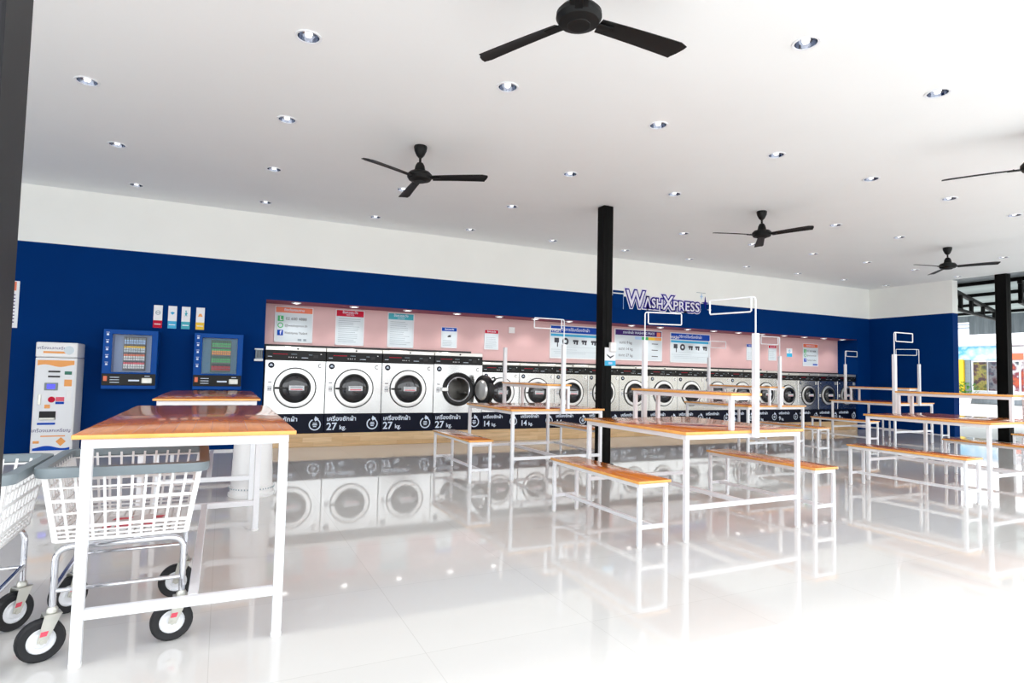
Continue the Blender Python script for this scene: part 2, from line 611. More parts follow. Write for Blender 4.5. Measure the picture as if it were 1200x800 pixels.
# pillars
def pillar(name, x0, x1, y0, y1, h, m):
    mb = MB()
    t = 0.012
    mb.box((x0, y0, 0), (x1, y1, h), 0.006)
    xm = (x0 + x1) / 2
    mb.box((xm - 0.02, y0 - 0.004, 0), (xm - 0.008, y0 + 0.002, h))          # seam of the paired steel channels
    mb.box((x0 - 0.03, y0 - 0.03, 0), (x1 + 0.03, y1 + 0.03, t), 0.003)     # base plate
    return struct(mb.build(name, m))
pillar('pillar_middle', 4.42, 4.572, 6.45, 6.60, ZC, M['black'])
pillar('pillar_side', 14.15, 14.33, 6.43, 6.63, ZC + 0.1, M['black'])
pillar('pillar_front', -0.63, -0.47, 1.66, 1.86, ZC, M['pillarlit'])

# ------------------------------------------------------------------ downlights
def downlight():
    root = empty('ceiling_downlight', (0, 0, 0), 'x', 'ceiling light', 'recessed ceiling downlights')
    MB().lathe([(0.070, 0.0), (0.072, -0.006), (0.086, -0.007), (0.088, -0.001), (0.07, 0.0)], seg=28).build('trim_ring', M['wmetal'], root)
    MB().lathe([(0.070, -0.003), (0.064, 0.02), (0.052, 0.042), (0.03, 0.056), (0.0, 0.058)], seg=24).build('reflector', M['reflector'], root)
    MB().lathe([(0.0, -0.004), (0.02, 0.0), (0.026, 0.016), (0.024, 0.045), (0.018, 0.057)], seg=14).build('bulb', M['bulb'], root)
    return root
proto = None
def inview(x, y, z):
    d = Vector((x, y, z)) - Vector((0, 0, 1.15))
    c = d.dot(fw)
    if c < 0.1:
        return False
    px, py = 600 + Fpx * d.dot(rt) / c, 400 - Fpx * d.dot(up) / c
    return -8 < px < 1208 and -8 < py < 800
for i, j, gx, gy in LIGHTS:
    if not inview(gx, gy, ZC):
        continue
    if proto is None:
        proto = o = downlight()
    else:
        o = copy_tree(proto)
    o.location = (gx, gy, ZC)
    o['label'] = 'round recessed ceiling downlight, %s row from the back wall, %s along from the kiosk end' % (ORD[4 - j], ORD[i - 3])
# cells seen past the frame still need a cover over the hole
mb = MB()
for i, j, gx, gy in LIGHTS:
    if not inview(gx, gy, ZC):
        mb.lathe([(0.0, ZC + 0.02), (0.09, ZC + 0.02)], c=(gx, gy, 0), seg=16)
if len(mb.bm.faces):
    struct(mb.build('trim_ceiling', M['ceil']))

# ------------------------------------------------------------------ ceiling fans
def ceiling_fan():
    root = empty('ceiling_fan', (0, 0, 0), 'x', 'ceiling fan', 'black three-blade ceiling fans')
    fb = M['fanblack']
    MB().lathe([(0.0, 0.0), (0.062, -0.001), (0.066, -0.012), (0.06, -0.05), (0.04, -0.095), (0.02, -0.118), (0.0, -0.118)], seg=28).build('ceiling_canopy', fb, root)
    MB().lathe([(0.0125, -0.112), (0.0125, -0.20)], seg=14).build('rod', fb, root)
    MB().lathe([(0.0125, -0.165), (0.03, -0.172), (0.045, -0.20), (0.055, -0.245), (0.06, -0.262), (0.0, -0.262)], seg=28).build('lower_canopy', fb, root)
    MB().lathe([(0.0, -0.255), (0.062, -0.256), (0.10, -0.266), (0.122, -0.29), (0.124, -0.315), (0.108, -0.342), (0.062, -0.356), (0.060, -0.360), (0.0, -0.362)], seg=36).build('motor_housing', fb, root)
    for k in range(3):
        b = bpy.data.objects.new('blade', None)
        bm_ = MB()
        n = 12
        L0, L1 = 0.125, 0.69
        top, bot = [], []
        tilt = -0.2
        for q in range(n + 1):
            t = q / n
            x = L0 + (L1 - L0) * t
            w = 0.046 + 0.018 * t
            if t > 0.93:
                w -= 0.016 * ((t - 0.93) / 0.07)
            sag = -0.012 * t * t
            row = []
            for s in (-1, -0.4, 0.4, 1):
                y = w * s
                z = -0.318 + y * tilt - 0.006 * (s * s) + sag
                if q == n and s > 0:
                    row.append((x - 0.045 * abs(s), y, z))
                else:
                    row.append((x, y, z))
            top.append([bm_.bm.verts.new(p) for p in row])
            bot.append([bm_.bm.verts.new((p[0], p[1], p[2] - 0.005)) for p in row])
        for q in range(n):
            for s in range(3):
                bm_.bm.faces.new((top[q][s], top[q + 1][s], top[q + 1][s + 1], top[q][s + 1]))
                bm_.bm.faces.new((bot[q][s], bot[q][s + 1], bot[q + 1][s + 1], bot[q + 1][s]))
            bm_.bm.faces.new((top[q][0], bot[q][0], bot[q + 1][0], top[q + 1][0]))
            bm_.bm.faces.new((top[q][3], top[q + 1][3], bot[q + 1][3], bot[q][3]))
        for q in (0, n):
            for s in range(3):
                bm_.bm.faces.new((top[q][s], top[q][s + 1], bot[q][s + 1], bot[q][s]))
        bpy.data.objects.remove(b)
        bl = bm_.build('blade', fb, root)
        br = MB()
        br.box((0.09, -0.022, -0.332), (0.21, 0.022, -0.325), 0.002)
        br.lathe([(0.006, -0.333), (0.006, -0.318)], c=(0.17, 0.012, 0), seg=8)
        br.lathe([(0.006, -0.333), (0.006, -0.318)], c=(0.19, -0.012, 0), seg=8)
        bk = br.build('blade_bracket', fb, bl)
    return root
FL = ['black three-blade ceiling fan over the space before the front folding table',
      'black three-blade ceiling fan in front of the large washers',
      'black three-blade ceiling fan between the middle pillar and the side opening',
      'black three-blade ceiling fan near the open side and its pillar',
      'black ceiling fan cut by the frame, only one blade and hub showing']
fan0 = None
for (fx, fy, angs), lab in zip(FANS, FL):
    o = fan0 = ceiling_fan() if fan0 is None else None or fan0
    if lab is not FL[0]:
        o = copy_tree(fan0)
    o.location = (fx, fy, ZC)
    o['label'] = lab
    for bl, a in zip([c for c in o.children if c.name.startswith('blade')], angs):
        bl.rotation_euler = (0, 0, math.radians(a))
FANROOT = fan0

# ------------------------------------------------------------------ washers
TH = '\u0e40\u0e04\u0e23\u0e37\u0e48\u0e2d\u0e07\u0e0b\u0e31\u0e01\u0e1c\u0e49\u0e32'      # "washing machine"

def washer(kg, W, zb, zp, zt, ztop, zd, ro, rg, opened=False):
    """zb top of the navy base, zp bottom of the control strip, zt its top, ztop top edge; all above the plinth"""
    root = empty('washing_machine', (0, 0, 0), 'x', 'washing machine')
    h = W / 2 - 0.003
    D = 0.455
    cx = 0.0
    mb = MB()
    if opened:
        mb.hole_plate(-h, h, zb, zp, cx, zd, rg + 0.02, lambda x, z: (x, 0.0, z))
        for xs in (-h, h):
            mb.quad([(xs, 0, zb), (xs, D, zb), (xs, D, zp), (xs, 0, zp)])
        mb.quad([(-h, 0, zb), (h, 0, zb), (h, D, zb), (-h, D, zb)])
        mb.quad([(-h, 0, zp), (h, 0, zp), (h, D, zp), (-h, D, zp)])
        mb.quad([(-h, D, zb), (h, D, zb), (h, D, zp), (-h, D, zp)])
    else:
        mb.box((-h, 0, zb), (h, D, zp), 0.006)
    mb.build('body', M['steel'], root)
    bp = MB().box((-h, -0.006, 0.0), (h, D, zb), 0.004).build('base_panel', M['navy'], root)
    mb = MB()
    s = W / 0.85
    put_text(mb, TH, -h + 0.035 * s, -0.0075, zb * 0.73, 0.088 * s, ax='LEFT', sx=1.06, bold=0.002)
    put_text(mb, str(kg), -h + 0.035 * s, -0.0075, zb * 0.32, 0.152 * s, ax='LEFT', bold=0.003)
    kx = -h + (0.225 if kg > 9 else 0.135) * s
    put_text(mb, 'kg.', kx, -0.0075, zb * 0.275, 0.09 * s, ax='LEFT', bold=0.002)
    mb.build('lettering', M['letterwhite'], bp)
    # turning-arrow emblem
    mb = MB()
    ex, ez, er = h - 0.125 * s, zb * 0.45, 0.078 * s
    n = 28
    a0, a1 = math.radians(115), math.radians(115 + 318)
    w = 0.017 * s
    for k in range(n):
        a, b = a0 + (a1 - a0) * k / n, a0 + (a1 - a0) * (k + 1) / n
        mb.quad([(ex + (er - w / 2) * math.cos(a), -0.0078, ez + (er - w / 2) * math.sin(a)),
                 (ex + (er + w / 2) * math.cos(a), -0.0078, ez + (er + w / 2) * math.sin(a)),
                 (ex + (er + w / 2) * math.cos(b), -0.0078, ez + (er + w / 2) * math.sin(b)),
                 (ex + (er - w / 2) * math.cos(b), -0.0078, ez + (er - w / 2) * math.sin(b))])
    mb.quad([(ex + 0.005 * s, -0.0078, ez + er + 0.045 * s), (ex + 0.06 * s, -0.0078, ez + er + 0.002), (ex + 0.005 * s, -0.0078, ez + er - 0.03 * s), (ex - 0.012 * s, -0.0078, ez + er)])
    for dz, ww in ((0.02, 0.028), (-0.004, 0.034), (-0.028, 0.024)):
        mb.quad(bez_rect(ex, ez + dz * s, ww * 2 * s, 0.014 * s, -0.0078))
    mb.build('emblem', M['letterwhite'], bp)
    # control strip
    cp = MB().box((-h, -0.008, zp), (h, D, zt), 0.004).build('control_panel', M['panel'], root)
    mb = MB()
    zc = (zp + zt) / 2
    for q, (x, dz, ww, m) in enumerate([(-0.22, 0.018, 0.2, M['red']), (-0.03, 0.02, 0.08, M['greyink']), (0.2, 0.015, 0.05, M['greyink']),
                                        (-0.36, -0.02, 0.06, M['letterwhite']), (-0.10, -0.025, 0.012, M['white']), (-0.07, -0.025, 0.012, M['white']),
                                        (-0.04, -0.025, 0.012, M['white']), (0.0, -0.025, 0.012, M['white']), (0.12, -0.03, 0.09, M['letterwhite']), (0.35, 0.03, 0.018, M['white'])]):
        mb.quad(bez_rect(x * s, zc + dz * s, ww * s, (0.008 if ww > 0.03 else 0.012) * s, -0.0095), m)
    mb.build('panel_print', None, cp)
    MB().box((0.24 * s, -0.012, zc - 0.03 * s), (0.31 * s, -0.006, zc + 0.02 * s), 0.002).build('coin_slot', M['gasket'], cp)
    mb = MB()
    mb.box((-h, -0.004, zt), (h, D, ztop), 0.006)
    tt = mb.build('top_trim', M['steel2'], root)
    MB().lathe([(0.0, -0.002), (0.013, -0.002), (0.013, -0.012), (0.0, -0.012)], c=(0.02, 0, (zt + ztop) / 2), axis='Y', seg=14).build('lock', M['gasket'], tt)
    # badges
    bz = zp - 0.075 * s
    bd = MB().lathe([(0.0, -0.004), (0.042 * s, -0.004), (0.044 * s, 0.0)], c=(-h + 0.085 * s, 0, bz), axis='Y', seg=24).build('badge', M['navy'], root)
    mb = MB()
    for dx, dz, ww in ((0, 0.012, 0.03), (0, -0.006, 0.045), (-0.008, 0.0, 0.02)):
        mb.quad(bez_rect(-h + (0.085 + dx) * s, bz + dz * s, ww * s, 0.012 * s, -0.0052))
    mb.build('badge_print', M['letterwhite'], bd)
    pl = MB().box((h - 0.125 * s, -0.004, bz - 0.042 * s), (h - 0.035 * s, 0.001, bz + 0.042 * s), 0.002).build('brand_plate', M['doorsteel'], root)
    mb = MB()
    n = 16
    for k in range(n):
        a, b = math.radians(50 + 260 * k / n), math.radians(50 + 260 * (k + 1) / n)
        q = (h - 0.08 * s, bz)
        mb.quad([(q[0] + rr * s * math.cos(t), -0.0052, q[1] + rr * s * math.sin(t)) for rr, t in ((0.02, a), (0.031, a), (0.031, b), (0.02, b))])
    mb.build('brand_emblem', M['ink'], pl)
    mb = MB()
    mb.quad(bez_rect(-h + 0.075 * s, zd + 0.08 * s, 0.05 * s, 0.012 * s, -0.0015), M['ink'])
    mb.quad(bez_rect(-h + 0.075 * s, zd - 0.01 * s, 0.06 * s, 0.085 * s, -0.0012), M['white'])
    mb.quad(bez_rect(-h + 0.06 * s, zd - 0.015 * s, 0.02 * s, 0.012 * s, -0.002), M['ink'])
    mb.quad(bez_rect(-h + 0.088 * s, zd - 0.015 * s, 0.02 * s, 0.012 * s, -0.002), M['ink'])
    mb.build('instruction_sticker', None, root)
    # door
    if not opened:
        mb = MB()
        mb.lathe([(ro, 0.001), (ro, -0.012), (ro - 0.009, -0.016), (ro - 0.013, -0.010)], c=(cx, 0, zd), axis='Y', seg=48, m=M['gasket'])
        mb.lathe([(ro - 0.013, -0.010), (ro - 0.018, -0.016), (rg + 0.03, -0.022), (rg + 0.02, -0.02)], c=(cx, 0, zd), axis='Y', seg=48, m=M['doorsteel'])
        dr = mb.build('door', None, root)
        MB().lathe([(rg + 0.021, -0.028), (rg + 0.018, -0.046), (rg, -0.05), (rg - 0.016, -0.04), (rg - 0.02, -0.03)], c=(cx, 0, zd), axis='Y', seg=44).build('door_gasket', M['gasket'], dr)
        MB().lathe([(rg - 0.012, -0.032), (rg * 0.8, -0.046), (rg * 0.45, -0.055), (0.0, -0.058)], c=(cx, 0, zd), axis='Y', seg=40).build('door_glass', M['doorglass'], dr)
        mb = MB()
        mb.box((cx - ro + 0.015, -0.07, zd - 0.016 * s), (cx - rg * 0.62, -0.045, zd + 0.012 * s), 0.006)
        mb.build('door_handle', M['gasket'], dr)
        mb = MB()
        sw, sh = rg * 1.05, rg * 0.36
        mb.box((cx - sw * 0.42, -0.063, zd - sh * 0.5), (cx + sw * 0.58, -0.054, zd + sh * 0.5), 0.002, m=M['white'])
        mb.quad(bez_rect(cx + sw * 0.08, zd - sh * 0.28, sw * 0.8, sh * 0.2, -0.0640), M['pinkred'])
        mb.quad(bez_rect(cx + sw * 0.08, zd + sh * 0.2, sw * 0.8, sh * 0.16, -0.0640), M['greyink'])
        mb.build('door_sticker', None, dr)
    else:
        MB().lathe([(ro - 0.02, 0.002), (ro - 0.03, -0.03), (rg + 0.05, -0.045), (rg + 0.012, -0.035), (rg + 0.004, 0.01), (rg - 0.004, 0.03)], c=(cx, 0, zd), axis='Y', seg=48).build('door_gasket', M['gasket'], root)
        MB().lathe([(rg + 0.008, -0.03), (rg - 0.004, -0.036), (rg - 0.014, -0.028), (rg - 0.012, 0.02)], c=(cx, 0, zd), axis='Y', seg=44).build('opening_rim', M['chrome'], root)
        mb = MB()
        mb.lathe([(rg - 0.012, 0.01), (rg + 0.014, 0.03), (rg + 0.014, 0.40), (0.0, 0.41)], c=(cx, 0, zd), axis='Y', seg=40)
        dm = mb.build('drum', M['drum'], root)
        mb = MB()
        for k in range(3):
            a = math.radians(100 + 120 * k)
            ca, sa = math.cos(a), math.sin(a)
            rr = rg - 0.03
            mb.box((cx + rr * ca - 0.03, 0.05, zd + rr * sa - 0.02), (cx + rr * ca + 0.03, 0.38, zd + rr * sa + 0.02), 0.012, rot=Matrix.Rotation(-a, 3, 'Y'))
        mb.build('drum_paddle', M['drum'], dm)
        MB().box((cx - ro + 0.0, -0.05, zd - 0.03), (cx - rg + 0.01, -0.01, zd + 0.03), 0.006).build('latch', M['doorsteel'], root)
        # swung-open door on its hinge
        hx = cx + ro - 0.01
        ang = math.radians(104)
        def T(p):
            # door coordinates: d along the leaf from the hinge, n outwards from its outer face, z
            d, n_, z = p
            return Vector((hx - d * math.cos(ang) - n_ * math.sin(ang) * -1 * -1, -0.03 - d * math.sin(ang) - n_ * math.cos(ang) * -1, z))
        mb = MB()
        mb.lathe([(rg + 0.045, -0.02), (rg + 0.045, 0.03), (rg + 0.02, 0.055), (rg - 0.03, 0.06), (rg - 0.04, 0.04)], c=(0, 0, 0), axis='Y', seg=44)
        for v in mb.bm.verts:
            v.co = T((rg + 0.055 - v.co.x, v.co.y, zd + v.co.z))
        dr = mb.build('door', M['gasket'], root)
        mb = MB()
        mb.lathe([(rg - 0.03, 0.05), (rg * 0.7, 0.085), (rg * 0.4, 0.10), (0.0, 0.105)], c=(0, 0, 0), axis='Y', seg=36)
        mb.lathe([(rg + 0.03, -0.02), (0.0, -0.024)], c=(0, 0, 0), axis='Y', seg=36)
        for v in mb.bm.verts:
            v.co = T((rg + 0.055 - v.co.x, v.co.y, zd + v.co.z))
        mb.build('door_glass', M['doorsteel'], dr)
        mb = MB()
        mb.tube([T((2 * rg + 0.05, -0.03, zd + 0.13)), T((2 * rg + 0.09, -0.04, zd + 0.17)), T((2 * rg + 0.085, -0.03, zd + 0.21)), T((2 * rg + 0.03, -0.02, zd + 0.20))], 0.014, 8)
        mb.build('door_handle', M['gasket'], dr)
        MB().box((hx - 0.02, -0.05, zd - 0.07), (hx + 0.035, 0.0, zd + 0.07), 0.006).build('hinge', M['gasket'], root)
    return root

BOUND = []
x = 0.548
sizes = [(27, 0.854)] * 4 + [(14, 0.7085)] * 10 + [(9, 0.667)] * 4
for kg, w in sizes:
    BOUND.append((kg, x + w / 2, w))
    x += w
Z0 = 0.2
W27 = washer(27, 0.854, 0.283, 1.075, 1.215, 1.275, 0.67, 0.30, 0.20)
W27o = washer(27, 0.854, 0.283, 1.075, 1.215, 1.275, 0.67, 0.30, 0.20, True)
W14 = washer(14, 0.7085, 0.283, 0.968, 1.088, 1.135, 0.625, 0.255, 0.165)
W9 = washer(9, 0.667, 0.278, 0.94, 1.045, 1.10, 0.605, 0.23, 0.15)
used = set()
cnt = {27: 0, 14: 0, 9: 0}
for kg, xc, w in BOUND:
    src = {27: W27, 14: W14, 9: W9}[kg]
    k = cnt[kg]
    cnt[kg] += 1
    if kg == 27 and k == 3:
        src = W27o
    if src.name in used:
        o = copy_tree(src)
    else:
        o = src
        used.add(src.name)
    o.location = (xc, YM, Z0)
    o['group'] = '%d kg washing machines on the plinth' % kg
    if kg == 27:
        o['label'] = ('steel 27 kg washing machine at the kiosk end of the row',
                      'steel 27 kg washing machine, second from the kiosk end of the row',
                      'steel 27 kg washing machine standing beside the one with its door open',
                      'steel 27 kg washing machine with its round door hanging open')[k]
    elif kg == 14:
        o['label'] = 'steel 14 kg washing machine, %s along from the one with the open door' % ORD[k]
    else:
        o['label'] = 'small dark-reflecting 9 kg washing machine, %s from the corner end of the row' % ORD[3 - k]
# dark strip painted for the washers' rear edge and shadow gap, against the pink wall
mb = MB()
mb.box((XA + 0.02, YP - 0.03, 1.47), (3.93, YP, 1.52), 0.002)
mb.box((3.97, YP - 0.03, 1.33), (11.06, YP, 1.375), 0.002)
mb.box((11.08, YP - 0.03, 1.29), (XB - 0.01, YP, 1.335), 0.002)
struct(mb.build('trim_shadow_gap', M['gasket']))

# soffit spot lights, one over each washer
sp0 = None
for i, (kg, xc, w) in enumerate(BOUND):
    if sp0 is None:
        sp0 = o = empty('soffit_spotlight', (0, 0, 0), 'x', 'spotlight', 'spotlights under the soffit over the washers')
        MB().lathe([(0.0, 0.0), (0.07, 0.0), (0.07, -0.012), (0.055, -0.016), (0.05, -0.010)], seg=24).build('trim_ring', M['wmetal'], o)
        MB().lathe([(0.0, -0.014), (0.03, -0.013), (0.051, -0.009)], seg=20).build('bulb', M['spotbulb'], o)
    else:
        o = copy_tree(sp0)
    o.location = (xc - 0.02, 9.42, ZS - 0.006)
    o['label'] = 'small lit spotlight in the soffit, %s along from the kiosk end' % ORD[i]
    ld = bpy.data.lights.new('soffit_lamp', 'SPOT')
    ld.energy = 9.0
    ld.spot_size = math.radians(105)
    ld.spot_blend = 0.7
    ld.shadow_soft_size = 0.05
    ld.color = (1.0, 0.95, 0.92)
    lo = bpy.data.objects.new('soffit_lamp', ld)
    COL.objects.link(lo)
    lo.location = (xc - 0.02, 9.42, ZS - 0.03)
    lo.rotation_euler = (math.radians(12), 0, 0)

# ------------------------------------------------------------------ posters and notices
def poster(name, label, cat, x0, x1, z0, z1, y, head, hfrac, title, title2=None, border=0.012, lines=(), group=None, sketches=(), body=None):
    root = empty(name, ((x0 + x1) / 2, y, z0), label, cat, group)
    w, h = x1 - x0, z1 - z0
    t = 0.008
    MB().box((-w / 2, -t, 0), (w / 2, 0, h), 0.002).build('sheet', body or M['paper'], root)
    mb = MB()
    b = border
    for lo, hi in (((-w / 2, 0), (w / 2, b)), ((-w / 2, h - b), (w / 2, h)), ((-w / 2, 0), (-w / 2 + b, h)), ((w / 2 - b, 0), (w / 2, h))):
        mb.box((lo[0], -t - 0.004, lo[1]), (hi[0], -t + 0.001, hi[1]), 0.001)
    mb.build('border', M['white'], root)
    hd = None
    if head:
        hz0 = h - b - hfrac * h
        hd = MB().box((-w / 2 + b, -t - 0.003, hz0), (w / 2 - b, -t + 0.001, h - b)).build('header', head, root)
        mb = MB()
        if title:
            me = text_mesh(title, 1.0, 0.0, 0.0)
            wid = max(v.co.x for v in me.vertices) - min(v.co.x for v in me.vertices)
            sz = min(hfrac * h * (0.55 if title2 else 0.62), 0.8 * w / wid)
            put_text(mb, title, 0, -t - 0.0042, h - b - hfrac * h * (0.34 if title2 else 0.5), sz, bold=0.001)
            if title2:
                put_text(mb, title2, 0, -t - 0.0042, h - b - hfrac * h * 0.74, sz * 0.62)
        if len(mb.bm.faces):
            mb.build('lettering', M['letterwhite'], hd)
        else:
            mb.bm.free()
    if lines:
        mb = MB()
        for fx, fz, fw_, fh, m in lines:
            mb.quad(bez_rect((fx - 0.5) * w, fz * h, fw_ * w, fh * h, -t - 0.0022), m)
        mb.build('printed_text', None, root)
    for s in sketches:
        s(root, w, h, -t - 0.0035)
    return root

def body_lines(n, z0, z1, m, seed=1):
    rnd = random.Random(seed)
    out = []
    for k in range(n):
        z = z1 + (z0 - z1) * k / max(1, n - 1)
        L = rnd.uniform(0.5, 0.78)
        out.append((0.1 + L / 2, z, L, 0.012, m))
    return out

TH_ASK = '\u0e15\u0e34\u0e14\u0e15\u0e48\u0e2d\u0e2a\u0e2d\u0e1a\u0e16\u0e32\u0e21'
TH_RULE = '\u0e02\u0e49\u0e2d\u0e04\u0e27\u0e23\u0e23\u0e30\u0e27\u0e31\u0e07'
TH_USE = '\u0e27\u0e34\u0e18\u0e35\u0e01\u0e32\u0e23\u0e43\u0e0a\u0e49\u0e40\u0e04\u0e23\u0e37\u0e48\u0e2d\u0e07\u0e0b\u0e31\u0e01\u0e1c\u0e49\u0e32'
TH_PRICE = '\u0e23\u0e32\u0e04\u0e32\u0e0b\u0e31\u0e01\u0e1c\u0e49\u0e32'
TH_CHG = '\u0e40\u0e04\u0e23\u0e37\u0e48\u0e2d\u0e07\u0e41\u0e25\u0e01\u0e40\u0e2b\u0e23\u0e35\u0e22\u0e0d'

def contact(root, w, h, y):
    mb = MB()
    k = h / 0.56
    put_text(mb, '02 600 4888', -w * 0.22, y, h * 0.66, 0.062 * k, ax='LEFT')
    mb.build('phone_lettering', M['ink'], root)
    mb = MB()
    put_text(mb, '@washxpress.th', -w * 0.24, y, h * 0.47, 0.05 * k, ax='LEFT')
    mb.build('address_lettering', M['ink'], root)
    mb = MB()
    put_text(mb, 'WashXpress Thailand', -w * 0.24, y, h * 0.265, 0.05 * k, ax='LEFT', sx=min(1.0, 0.66 * w / (0.49 * k)))
    mb.build('page_lettering', M['ink'], root)
    sq = 0.085 * k
    for zf, m, ch in ((0.66, M['green'], 'L'), (0.47, M['green'], None), (0.265, M['royal'], 'f')):
        mb = MB()
        if ch is None:
            mb.lathe([(sq * 0.34, 0.0), (sq * 0.34, -0.003), (sq * 0.5, -0.003), (sq * 0.5, 0.0)], c=(-w * 0.35, y + 0.002, h * zf), axis='Y', seg=20)
            ic = mb.build('icon', m, root)
        else:
            mb.box((-w * 0.35 - sq / 2, y - 0.001, h * zf - sq / 2), (-w * 0.35 + sq / 2, y + 0.003, h * zf + sq / 2))
            ic = mb.build('icon', m, root)
            mb = MB()
            put_text(mb, ch, -w * 0.35 + 0.005, y - 0.0025, h * zf, sq * 0.95, bold=0.003)
            mb.build('icon_letter', M['white'], ic)

poster('contact_poster', 'pale contact poster with orange heading, on the pink wall over the kiosk-end washer', 'poster', 0.69, 1.25, 1.555, 2.11, YP,
       M['orange'], 0.15, TH_ASK, None, sketches=(contact,), lines=((0.66, 0.08, 0.1, 0.06, M['greyink']), (0.8, 0.08, 0.08, 0.06, M['greyink'])))
poster('rules_poster', 'tall poster with dark red heading above the second large washer', 'poster', 1.595, 2.05, 1.545, 2.12, YP,
       M['red'], 0.17, TH_RULE, 'NOTICE', lines=body_lines(13, 0.1, 0.74, M['greyink'], 2))
poster('rules_poster', 'tall poster with turquoise heading above the third large washer', 'poster', 2.435, 2.885, 1.54, 2.12, YP,
       M['teal'], 0.17, TH_RULE, 'NOTICE', lines=body_lines(12, 0.1, 0.74, M['greyink'], 3))
def pict(root, w, h, y):
    mb = MB()
    mb.prism([(-0.03, y, h * 0.52), (0.03, y, h * 0.52), (0.03, y, h * 0.66), (0.012, y, h * 0.60), (0.0, y, h * 0.63), (-0.03, y, h * 0.56)], (0, -0.002, 0))
    mb.build('pictogram', M['ink'], root)
poster('small_notice', 'small notice with blue heading above the washer with the open door', 'notice', 3.375, 3.665, 1.57, 1.93, YP,
       M['royal'], 0.17, TH_RULE, None, 0.008, lines=body_lines(5, 0.12, 0.36, M['greyink'], 4), sketches=(pict,))
poster('small_notice', 'small notice with pink red heading beside the pale square access panel', 'notice', 4.185, 4.46, 1.57, 1.93, YP,
       M['red'], 0.17, TH_RULE, None, 0.008, lines=body_lines(7, 0.12, 0.6, M['greyink'], 5))
o = empty('access_panel', (4.725, YP, 1.87), 'pale pink square access panel on the pink wall above the 14 kg washers', 'wall panel')
MB().box((-0.075, -0.012, 0), (0.075, 0, 0.14), 0.004).build('cover', M['pink'], o)
MB().box((-0.06, -0.015, 0.015), (0.06, -0.011, 0.125), 0.002).build('flap', M['wplastic'], o)

def steps(root, w, h, y):
    cx = [-0.37, -0.2, 0.0, 0.17, 0.36]
    for k, c in enumerate(cx):
        mb = MB()
        xx = c * w
        z = h * 0.52
        if k == 0:
            mb.box((xx - 0.05, y, z - 0.03), (xx + 0.05, y + 0.003, z + 0.06))
            mb.box((xx + 0.01, y, z - 0.11), (xx + 0.03, y + 0.003, z - 0.02))
        elif k == 1:
            mb.lathe([(0.03, 0), (0.03, -0.002), (0.07, -0.002), (0.07, 0)], c=(xx, y + 0.002, z), axis='Y', seg=18)
        else:
            mb.box((xx - 0.06, y, z - 0.005), (xx + 0.06, y + 0.003, z + 0.035))
            mb.box((xx - 0.04, y, z - 0.045), (xx - 0.01, y + 0.003, z - 0.005))
            mb.box((xx + 0.015, y, z - 0.055), (xx + 0.05, y + 0.003, z - 0.005))
        mb.build('step_picture', M['ink'], root)
    MB().box((-w / 2 + 0.02, y - 0.001, h * 0.665), (w / 2 - 0.02, y + 0.004, h * 0.735)).build('step_strip', M['cyan'], root)
    mb = MB()
    put_text(mb, 'WASH', -w * 0.40, y - 0.001, h * 0.83, 0.085, bold=0.002)
    mb.build('logo_lettering', M['white'], root)
for (x0, x1, lab) in ((5.525, 6.665, 'wide blue-headed washing instructions poster on the kiosk side of the middle pillar'),
                      (8.415, 9.525, 'wide blue-headed washing instructions poster beside the price board, away from the pillar')):
    poster('instruction_poster', lab, 'poster', x0, x1, 1.455, 2.09, YP, M['royal'], 0.20, TH_USE, None, 0.018,
           lines=[(0.28 + 0.0, 0.27, 0.5, 0.006, M['greyink']), (0.5, 0.21, 0.85, 0.006, M['greyink']), (0.4, 0.16, 0.6, 0.006, M['greyink']), (0.55, 0.35, 0.7, 0.006, M['greyink'])], sketches=(steps,))
def price(root, w, h, y):
    mb = MB()
    for k, s in enumerate(('9', '14', '27')):
        z = h * (0.56 - 0.2 * k)
        put_text(mb, '\u0e02\u0e19\u0e32\u0e14 ' + s + ' kg.', -w * 0.27, y - 0.001, z, 0.075)
        mb.quad(bez_rect(w * 0.13, z, 0.09, 0.016, y), M['ink'])
        mb.quad(bez_rect(w * 0.34, z, 0.16, 0.014, y), M['ink'])
    mb.build('price_lettering', M['ink'], root)
    for k, m in enumerate((M['lightblue'], M['green'], M['yellow'], M['amber'])):
        MB().box((w * (-0.08 + 0.14 * k), y, h * 0.68), (w * (0.06 + 0.14 * k), y + 0.004, h * 0.77)).build('price_swatch', m, root)
    MB().box((w * 0.38, y - 0.002, h * 0.79), (w * 0.465, y + 0.002, h * 0.94)).build('corner_block', M['orange'], root)
poster('price_board', 'framed price board with purple heading partly behind the black middle pillar', 'price board', 7.0, 8.2, 1.465, 2.10, YP - 0.001,
       M['purple'], 0.17, TH_PRICE + ' WASHING PRICE', None, 0.02, sketches=(price,))
poster('small_notice', 'small notice with blue heading partly behind a tall white table pole', 'notice', 10.61, 10.88, 1.565, 1.935, YP,
       M['royal'], 0.16, TH_RULE, None, 0.008, lines=body_lines(5, 0.12, 0.5, M['greyink'], 6))
poster('small_notice', 'small notice with red heading between the blue-headed notice and the cyan sticker', 'notice', 11.30, 11.56, 1.58, 1.935, YP,
       M['red'], 0.17, TH_RULE, None, 0.008, lines=body_lines(6, 0.12, 0.6, M['greyink'], 7))
o = poster('safety_sticker', 'little white and cyan sticker on the pink wall between notice and contact poster', 'sticker', 11.90, 12.09, 1.68, 1.885, YP,
           None, 0, None, None, 0.004, body=M['white'])
MB().box((-0.095, -0.011, 0.0), (0.095, -0.006, 0.085)).build('footer', M['cyan'], o)
MB().lathe([(0.02, 0), (0.02, -0.002), (0.032, -0.002), (0.032, 0)], c=(0, -0.008, 0.14), axis='Y', seg=18).build('pictogram', M['cyan'], o)
